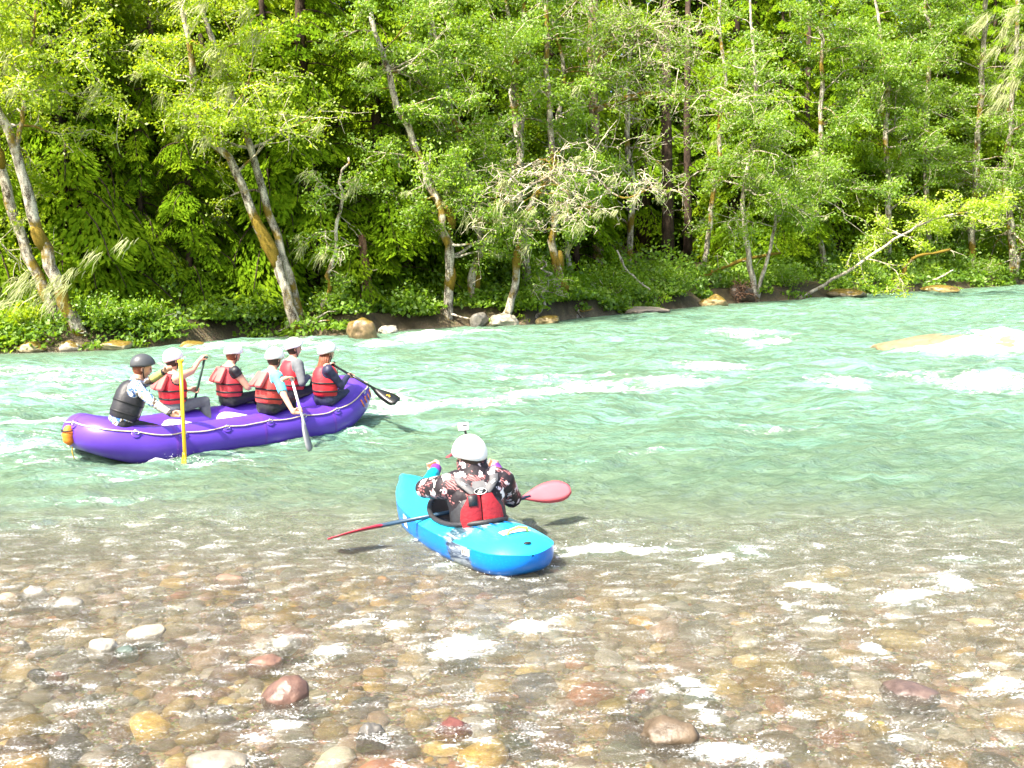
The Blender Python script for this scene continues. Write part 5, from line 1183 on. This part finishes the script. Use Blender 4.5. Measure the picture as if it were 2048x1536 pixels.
# guide at the stern
g_top, g_tip = NP(PD(361, 722, 11.05)), NP(PD(373, 985, 10.72)); gd = unit(g_tip - g_top); lowg = g_top + gd * (0.62)
guide = person('raft guide in black helmet and blue camouflage jacket steering with a yellow paddle', RL(-1.52, -.36, zs + .01), EX * .9 + EY * -.1, 24, (RL(-.62, -.06, .10), RL(-.58, -.28, .10)),
    ((g_top + gd * .02, EX, 1), (lowg, gd, -1)), s=1.0, head_yaw=-6, head_pitch=4, vest=(M_VEST_B, 'plain'), helmet=M_GREYH, hair=M_HAIRR, group=CREW, pole=(EX * .1 - EY * .2 + np.array([0, 0, -.6]), -EX * .5 - EY * .6 + np.array([0, 0, -.7])),
    clothes=(TROU(M_WET), SHOE, ('jacket', M_GUIDE, [('torso', -.15, 1.3), ('uarm', -1, 2)], .009), ('sleeves', M_GSLV, [('farmR', .1, .86)], .010), ('far_sleeve', M_OLIVE, [('farmL', -.2, .86)], .011), ('cuffs', M_BLACK, [('farm', .84, 1.0)], .009)), twist=-12)
paddle('yellow guide paddle held upright with its blade under water', g_top, g_tip, (M_YEL, M_YEL), EX, .44, .10, rs=.020)
def rower(label, x, y, lean, hd_yaw, gt, gl, tip, mats, pl, vestk, clothes, hair, long_hair=False, s=.95, twist=0, pitch=0, pole=(None, None), blade_n=None, fw=None, lbl_side=None, **kw):
    inn = -1 if y > 0 else 1
    top, tip = NP(gt), NP(tip); d = unit(tip - top); low = top + d * gl
    near = y < 0
    hs = ((top + d * .01, EY, 1), (low, d, -1)) if near else ((low, d, 1), (top + d * .01, EY, -1))
    person(label, RL(x, y, zs), (EX * .97 + EY * .05 * inn) if fw is None else fw, lean, (RL(x + .42, y + inn * .20, .12), RL(x + .40, y + inn * .12, .12)), hs, s=s, head_yaw=hd_yaw, head_pitch=pitch, vest=(kw.pop('vm', M_RED), vestk), clothes=clothes, hair=hair, long_hair=long_hair, group=CREW, twist=twist, pole=pole, **kw)
    paddle(pl, top, tip, mats, EX if blade_n is None else blade_n, .44, .10, logo=M_YEL if 'black' in pl else None)
yF, yN = HW, -HW
rower('paddler in red vest with bare arms just in front of the guide', -.48, yF, 2, 8, RL(.02, yF + .05, zs + .58), .46, RL(-.20, yF + .42, -.25), (M_GRN, M_GRN), 'dark green paddle raised beside the bare armed paddler', 'pillow',
      (TROU(M_GREY), SHOE, ('tank_top', M_WET, [('torso', 0, 1.2)], .006)), M_HAIRB, cap_brim=M_GLOSSW, tk_=.9)
rower('auburn haired paddler in red vest looking down at the middle of the raft', .30, yF, 4, 5, RL(.72, yF - .10, zs + .20), .34, RL(.62, yF + .55, -.20), (M_PADB, M_PADB), 'black paddle dipped on the far side by the auburn haired paddler', 'pillow',
      (TROU(M_WET), SHOE, TOP(M_WET, .15, .006, 'tank_top')), M_HAIRR, pitch=14, tk_=.93, vm=M_REDP)
rower('paddler in light blue shirt and red vest seen from behind', .26, yN, 10, 20, NP(PD(583, 757, 12.15)), .48, NP(PD(625, 905, 11.75)), (M_PADW, M_PADG), 'white shafted paddle with grey blade over the near raft tube', 'pillow',
      (TROU(M_WET), SHOE, TOP(M_CYAN, .42, .012, 't_shirt')), M_HAIRB, twist=-8, vm=M_REDO, pitch=8, blade_n=EX * .5 - EY * .9, tk_=.93)
rower('paddler in grey fleece and red vest sitting at the far side of the bow', 1.20, yF - .08, 4, -14, RL(1.42, yF - .25, zs + .16), .36, RL(1.65, yF + .55, -.20), (M_PADB, M_PADB), 'black paddle on the far side by the fleece wearing paddler', 'plain',
      (TROU(M_WET), SHOE, TOP(M_GREY, .96, .014, 'fleece')), M_HAIRB, tk_=.95)
rower('paddler in navy suit and red vest at the bow with back turned', 1.12, yN + .04, 4, 10, RL(1.42, yN + .30, zs + .40), .36, NP(PD(795, 803, 12.75)), (M_PADB, M_PADB), 'black paddle with yellow logo stretched out ahead of the bow', 'plain',
      (TROU(M_NAVY), SHOE, TOP(M_NAVY, .96, .009, 'long_sleeved_top')), M_HAIRR, long_hair=True, tk_=.93, twist=-24, blade_n=np.array([.3, -.7, .65]))

# ---- the kayak
_S, _Bw = NP(P(1050, 1152)), NP(PD(806, 1000, 8.75)); _Bw[2] = 0; KX = unit(_Bw - _S); KY = np.array([-KX[1], KX[0], 0]); KL = 1.16; KC = _S + KX * (KL - .12)
kay = empty('kayak', (KC[0], KC[1], .03), 'turquoise and blue river kayak with black marbling sitting in the shallows', 'kayak'); kay.rotation_euler = (0, R_(1.0), math.atan2(KX[1], KX[0]))
def KW(x, y, z): return KC + KX * x + KY * y + np.array([0, 0, z + .03])
def kpart(o): o.parent = kay; return o
XS = [-1.16, -1.13, -1.05, -.9, -.6, -.3, 0, .3, .6, .9, 1.06, 1.16]
pf = lambda ys: (lambda x: np.interp(x, np.linspace(-1.16, 1.16, 240), np.convolve(np.pad(np.interp(np.linspace(-1.16, 1.16, 240), XS, ys), 8, 'edge'), np.ones(17) / 17, 'valid')))
k_w0 = pf([.20, .225, .262, .295, .335, .345, .345, .33, .285, .18, .09, .02]); k_k0 = pf([-.03, -.035, -.045, -.06, -.09, -.10, -.10, -.10, -.08, -.02, .08, .20]); k_s0 = pf([.15, .15, .145, .145, .145, .145, .15, .18, .20, .235, .27, .30]); k_d0 = pf([.18, .20, .23, .25, .235, .205, .22, .27, .33, .34, .335, .32])
def k_e(x): return math.sqrt(max(0.0, 1 - max(0.0, (-.92 - x) / .2401) ** 2.6))
k_w = lambda x: float(k_w0(x)) * max(k_e(x), .02); k_s = lambda x: .13 + (float(k_s0(x)) - .13) * k_e(x); k_k = lambda x: .13 - (.13 - float(k_k0(x))) * k_e(x) ** .8; k_d = lambda x: .13 + (float(k_d0(x)) - .13) * k_e(x)
def sect_hull(x):
    w, k, s_ = k_w(x), k_k(x), k_s(x); y = [-1, -1.0, -.96, -.86, -.62, -.3, 0, .3, .62, .86, .96, 1.0, 1]; z = [1, .72, .45, .22, .06, .01, 0, .01, .06, .22, .45, .72, 1]
    return [(x, a * w, k + b * (s_ - k)) for a, b in zip(y, z)]
def sect_deck(x):
    w, s_, d = k_w(x), k_s(x), k_d(x); a = np.linspace(-1, 1, 25)
    return [(x, q * w, s_ + (d - s_) * (1 - abs(q) ** 2.4)) for q in a]
xs_k = np.concatenate([-.92 - .24 * np.sin(np.linspace(math.pi / 2, 0, 14)), np.linspace(-.88, 1.16, 60)])
def m_kayak(name, base, lo, hi):
    t = NT(name); c = t.coord('Object'); x = t.mk('SeparateXYZ', {0: c}).outputs['X']
    n = t.noise(t.coord('Object', (1, .5, 1)), 9, 4, .6, 1.5); xx = t.math('ADD', x, t.math('MULTIPLY', t.math('SUBTRACT', n, .5), .35))
    band = t.math('MULTIPLY', t.val_ramp(xx, lo - .05, lo + .05), t.val_ramp(xx, hi + .05, hi - .05))
    streak = t.val_ramp(t.noise(t.coord('Object', (.6, 3, 3)), 7, 4, .65, 1.0), .40, .60)
    gr = t.ramp(streak, [(0, (.02, .025, .03)), (.55, (.10, .12, .14)), (1, (.30, .34, .36))])
    scr = t.math('ADD', t.val_ramp(t.noise(t.coord('Object', (2, 30, 30)), 3, 3), .56, .64, 0, .35), t.val_ramp(t.noise(t.coord('Object', (3, 3, 3)), 5, 6, .8), .56, .70, 0, .3))
    col = t.mix(t.math('MULTIPLY', band, .92), t.mix(scr, base, var(base, 1.5)), gr)
    return t.pbr(col, .28, t.bump(t.noise(c, 40, 3), .06, .01), .5)
M_DECK = m_kayak('turquoise_kayak_deck', (0.02, .42, .66), -.62, -.38); M_HULL = m_kayak('blue_kayak_hull', (.0, .17, .62), -.78, -.48)
m = MB(); m.grid(np.array([sect_hull(x) for x in xs_k]), cap=False)
for xe, sgn in ((1.16, 1),):
    e0 = np.concatenate([np.array(sect_hull(xe)), np.array(sect_deck(xe))[::-1][1:-1]]); ce = e0.mean(0); rows = []
    for q in (1.0, .95, .85, .7, .5, .25): rr_ = ce + (e0 - ce) * q; rr_[:, 0] = xe + sgn * .05 * math.sqrt(1 - q * q); rows.append(rr_)
    m.grid(np.array(rows), close_v=True, cap=True)
kpart(m.build('hull', M_HULL))
# deck with a cockpit opening
cx0, ca, cb = -.13, .43, .25
inside = lambda x, y: ((x - cx0) / ca) ** 2 + (y / cb) ** 2 < 1
G = np.array([sect_deck(x) for x in np.concatenate([-.92 - .24 * np.sin(np.linspace(math.pi / 2, 0, 14)), np.linspace(-.90, 1.16, 124)])]); nu, nv = G.shape[:2]
mid_ = (G[:-1, :-1] + G[1:, 1:]) / 2; keep_ = ~inside(mid_[..., 0], mid_[..., 1])
A_, B_ = np.meshgrid(np.arange(nu - 1), np.arange(nv - 1), indexing='ij'); F = np.stack([A_ * nv + B_, (A_ + 1) * nv + B_, (A_ + 1) * nv + B_ + 1, A_ * nv + B_ + 1], -1)[keep_]
kpart(mesh_np('deck', G.reshape(-1, 3), [F], M_DECK))
dz = lambda x, y: k_s(x) + (k_d(x) - k_s(x)) * (1 - min(1, abs(y) / k_w(x)) ** 2.4)
th = np.linspace(0, 2 * math.pi, 41); m = MB(); m.tube([(cx0 + ca * 1.02 * math.cos(a), cb * 1.02 * math.sin(a), dz(cx0 + ca * math.cos(a), cb * math.sin(a)) + .018) for a in th], .020, 8, cap=False); kpart(m.build('cockpit_rim', M_VEST_B))
G = np.array([[(cx0 + ca * q * math.cos(a), cb * q * math.sin(a), (dz(cx0 + ca * math.cos(a), cb * math.sin(a)) + .01) * k_ + (1 - k_) * -.05) for a in th[:-1]] for q, k_ in ((1.0, 1), (.99, .5), (.9, .1), (.3, 0))]); m = MB(); m.grid(G, close_v=True); kpart(m.build('cockpit_lining', plain('grey_cockpit_plastic', (.10, .09, .085), .5, .2)))
m = MB(); m.box((-.27, 0, .0), (.16, .18, .05), None, 0, .5); m.box((-.50, 0, .12), (.03, .17, .09), None, 0, .5); kpart(m.build('seat', M_VEST_G))
# deck fittings near the stern
m = MB(); m.tube([(-.95, -.08, dz(-.95, .08) + .0), (-.955, -.07, dz(-.95, .07) + .03), (-.96, 0, dz(-.95, 0) + .042), (-.955, .07, dz(-.95, .07) + .03), (-.95, .08, dz(-.95, .08))], .010, 8); kpart(m.build('grab_handle', plain('yellow_handle', (.75, .55, .10), .4)))
def decal(name, x0, x1, y0, y1, mat, lift=.004, nx=8, ny=8):
    G = np.array([[(x, y, dz(x, y) + lift) for y in np.linspace(y0, y1, ny)] for x in np.linspace(x0, x1, nx)]); m = MB(); m.grid(G); return kpart(m.build(name, mat))
decal('handle_patch', -.94, -.86, -.11, .11, M_GLOSSW)
m = MB(); m.ell((-1.085, .0, dz(-1.085, 0) + .004), (.022, .030, .007), None, 8, 16); kpart(m.build('drain_plug', M_BLACK))
for yy in (-.10, .03, .14): 
    m = MB(); m.tube([(x, yy, dz(x, yy) + .001) for x in np.linspace(-.72, -.52, 8)], np.array([.003, .006, .008, .008, .008, .007, .005, .003]), 6); kpart(m.build('deck_groove', plain('dark_blue_groove', (.0, .10, .32), .4)))
# hull labels, on the port side facing left
def hull_side(x, f, sd=1, lift=.004): w, k, s_ = k_w(x), k_k(x), k_s(x); return (x, sd * (w * np.interp(f, [.45, .72, 1], [.96, 1, 1]) + lift), k + f * (s_ - k))
for (x0, x1, f0, f1, nm) in ((-.80, -.70, .72, .95, 'label_sticker'), (.30, .40, .55, .9, 'warning_sticker')):
    G = np.array([[hull_side(x, f) for f in np.linspace(f0, f1, 4)] for x in np.linspace(x0, x1, 6)]); m = MB(); m.grid(G); kpart(m.build(nm, M_GLOSSW))
m = MB(); 
for k in range(4): 
    G = np.array([[hull_side(x, f, 1, .007) for f in (.76, .91)] for x in (-.792 + k * .023, -.782 + k * .023)]); m.grid(G)
kpart(m.build('sticker_print', M_BLACK))

# ---- the kayaker
kh = KW(-.35, 0, .055); sh0 = NP(PD(900, 962, 8.0))
pk_l, pk_r = NP(PD(654, 1072, 7.35)), NP(PD(1143, 977, 8.0)); pd_ = unit(pk_r - pk_l)
def kay_extra(c):
    root, T, r2, f2, sp_, s = c['root'], c['T'], c['r2'], c['f2'], c['sp'], c['s']; Mx = np.stack([r2, f2, sp_], 1)
    bk = lambda t, x, d=.0: T(t) + r2 * x * s - f2 * (np.interp(t, [.05, .13, .26, .33, .39, .44, .475], [.150, .158, .165, .166, .155, .128, .095]) * (1 - min(1, abs(x) / .19) ** 2.8) ** .36 + d) * s
    # red back panel in two halves with a seam
    for sd in (-1, 1):
        G = np.array([[bk(t, sd * (.004 + q * np.interp(t, [.10, .18, .26, .33, .36], [.115, .135, .125, .085, .07])), .010 + .012 * math.sin(q * math.pi * .9) ** .5) for q in np.linspace(0, 1, 9)] for t in np.linspace(.085, .365, 9)]); m = MB(); m.grid(G)
        G2 = np.array([[bk(t, sd * (.004 + q * np.interp(t, [.10, .18, .26, .33, .36], [.115, .135, .125, .085, .07])), -.004) for q in np.linspace(0, 1, 9)] for t in np.linspace(.085, .365, 9)])
        m.grid(np.array([np.concatenate([G[0], G[1:, -1], G[-1, ::-1][1:], G[::-1, 0][1:-1]]), np.concatenate([G2[0], G2[1:, -1], G2[-1, ::-1][1:], G2[::-1, 0][1:-1]])]), close_v=True); m.build('back_panel', M_DRED, root)
    m = MB(); G = np.array([[bk(t, x, .012) for x in np.linspace(-.10, .10, 8)] for t in np.linspace(.045, .085, 4)]); m.grid(G); m.build('lower_panel', M_DRED, root)
    m = MB(); m.box(bk(.325, -.055, .022), (.028 * s, .006 * s, .034 * s), Mx); m.build('pocket_tab', M_VEST_B, root)
    m = MB(); G = np.array([[bk(t, x, .008) for x in np.linspace(-.06, .06, 8) * (1 - (t - .36) * 4)] for t in np.linspace(.36, .455, 5)]); m.grid(G); m.build('yoke', M_VEST_G, root)
    cbd = bk(.385, 0, .018); m = MB(); m.ell(cbd, np.array([.046, .006, .024]) * s, Mx, 8, 20); m.build('badge', M_BLACK, root)
    m = MB(); m.tube([cbd - f2 * .007 * s + (r2 * .040 * math.cos(a) + sp_ * .019 * math.sin(a)) * s for a in np.linspace(0, 6.283, 25)], .0022 * s, 5, cap=False)
    m.tube([cbd - f2 * .008 * s + (r2 * x + sp_ * z) * s for x, z in ((.018, .007), (.0, .010), (-.016, .004), (.012, -.003), (.004, -.009), (-.018, -.007))], .003 * s, 5); m.build('badge_mark', M_GLOSSW, root)
    for sd in (-1, 1):
        m = MB(); pts_a, pts_b = [], []
        for t, x, d in ((.37, .035, .012), (.42, .075, .014), (.455, .105, .012), (.478, .115, -.04), (.48, .118, -.11)): 
            p_ = bk(t, sd * x, d) if d > -.03 else T(t) + r2 * sd * x * s - f2 * (.08 + d + .03) * s + sp_ * .012 * s
            pts_a.append(p_ - r2 * .028 * s); pts_b.append(p_ + r2 * .028 * s)
        G = np.array([pts_a, pts_b]); G3 = np.array([pts_a, pts_b, [q - sp_ * .012 * s + f2 * .008 * s for q in pts_b], [q - sp_ * .012 * s + f2 * .008 * s for q in pts_a]]); m.grid(G3, close_u=True); m.build('shoulder_strap', M_VEST_G, root)
        for k in (-1, 1):
            m = MB(); c_ = bk(.44, sd * .092, .020) + sp_ * k * .007 * s; m.tube([c_ - r2 * .016 * s + sp_ * sd * -.010 * s, c_ + r2 * .016 * s + sp_ * sd * .010 * s], .003 * s, 5); m.build('reflective_stripe', M_GLOSSW, root)
    m = MB(); c_ = bk(.085, .055, .028); m.tube([c_ + (r2 * math.cos(a) + sp_ * math.sin(a)) * .030 * s for a in np.linspace(0, 6.283, 21)], .005 * s, 6, cap=False); m.build('tether_ring', M_METAL, root)
    # collar of the hooded jacket
    m = MB(); 
    G = np.array([ring(T(.46 + .15 * q) + f2 * (.005 + .030 * q) * s, r2, f2, (.090 + .010 * q) * s * k_, (.090 + .008 * q) * s * k_, 24, 1) for q, k_ in ((0, 1.25), (.35, 1.12), (.7, 1.05), (1, 1.0), (1, .88), (.2, .85))]); m.grid(G, close_v=True); m.build('collar', M_FLORAL, root)
    # red visor and the camera on the helmet
    hc, hd, hf, hr = c['hc'], c['hd'], c['hf'], c['hr']
    th = np.linspace(R_(20), R_(160), 14); G = np.array([[hc + hd * (.050 - .03 * q + o_) * s + (hr * math.cos(a) * (.095 + q * .02) + hf * math.sin(a) * (.112 + q * .13)) * s for a in th] for q, o_ in ((0, .004), (.5, .004), (1, .002), (1, -.002), (.5, -.004), (0, -.004))]); m = MB(); m.grid(G, close_u=True); m.build('visor', plain('red_visor', (.50, .05, .07), .4), root)
    top = hc + hd * .148 * s + hf * .01 * s; m = MB(); m.box(top, (.022 * s, .030 * s, .006 * s), np.stack([hr, hf, hd], 1)); m.cone(top, top + hd * .030 * s - hr * .008 * s, .008 * s, .007 * s); m.build('camera_mount', M_BLACK, root)
    cm = top + hd * .060 * s - hr * .016 * s; cb_ = MB(); cb_.box(cm, (.034 * s, .018 * s, .026 * s), np.stack([hr, hf, hd], 1), 0, .5); co_ = cb_.build('action_camera', M_GLOSSW, root)
    m = MB(); m.box(cm - hf * .0185 * s + hd * .006 * s, (.018 * s, .001 * s, .003 * s), np.stack([hr, hf, hd], 1)); m.box(cm + hd * .026 * s + hr * .01 * s, (.008 * s, .006 * s, .003 * s), np.stack([hr, hf, hd], 1)); attach(m.build('camera_detail', M_BLACK), root)
kl, kr = NP(PD(866, 932, 8.05)), NP(PD(984, 930, 8.0))
person('kayaker in white helmet and dark floral jacket tying the chin strap, seen from behind', kh, KX, 9, (KW(.62, .15, .04), KW(.62, -.15, .04)),
    ((kl, unit(np.array([.9, .3, .3])), 1), (kr, unit(np.array([.3, .2, 1])), -1)), s=1.18, tk_=.87, hk=1.07, nk_=.115, voxel=.0078, twist=-16, head_yaw=14, head_pitch=6, vest=(M_VEST_B, 'kayak'), helmet=M_WHITE, hair=M_HAIRB,
    pole=(np.array([-.85, -.15, -.55]), np.array([.45, -.2, -.85])), knee_pole=np.array([0, 0, 1.0]), extra=kay_extra,
    clothes=(TROU(M_WET), SHOE, ('jacket', M_FLORAL, [('torso', -.25, 1.3), ('uarm', -1, 2), ('farmR', -.2, .25)], .026), ('drysuit_sleeves', M_TURQ, [('farm', -.3, .80), ('uarmL', .88, 1.2)], .013), ('cuffs', M_PURP, [('farm', .78, 1.02)], .014)))
kp = empty('kayak_paddle', tuple(pk_l), 'double bladed kayak paddle with red blades lying across the kayak', 'paddle')
m = MB(); m.tube([pk_l + pd_ * .38, pk_r - pd_ * .36], .0165, 10); m.build('shaft', M_SHAFT, kp)
def kblade(tip, d, n, mat, L=.46, Wd=.098):
    n = unit(n - d * np.dot(n, d)); w = np.cross(n, d); rows = []
    for k in np.linspace(0, 1, 18):
        c = tip - d * L * (1 - k); hw = Wd * max(.16, (math.sin(min(1, k * 1.5) * math.pi / 2) ** 1.1) * (1 - max(0, (k - .72) / .28) ** 2.2 * .62)); tk = .009 * (1 - k * .7) + .0025
        rows.append([c + w * (a * hw + .012 * k) + n * b * tk - n * .025 * k * k for a, b in [(-1, 0), (-.5, 1), (0, 1.5), (.5, 1), (1, 0), (.5, -1), (0, -1.5), (-.5, -1)]])
    m = MB(); m.grid(np.array(rows), close_v=True, cap=True); return m.build('blade', mat, kp)
kblade(pk_r, pd_, np.array([-.15, -.8, .55]), M_PADR); kblade(pk_l, -pd_, np.array([.05, .35, .93]), M_PADRD)
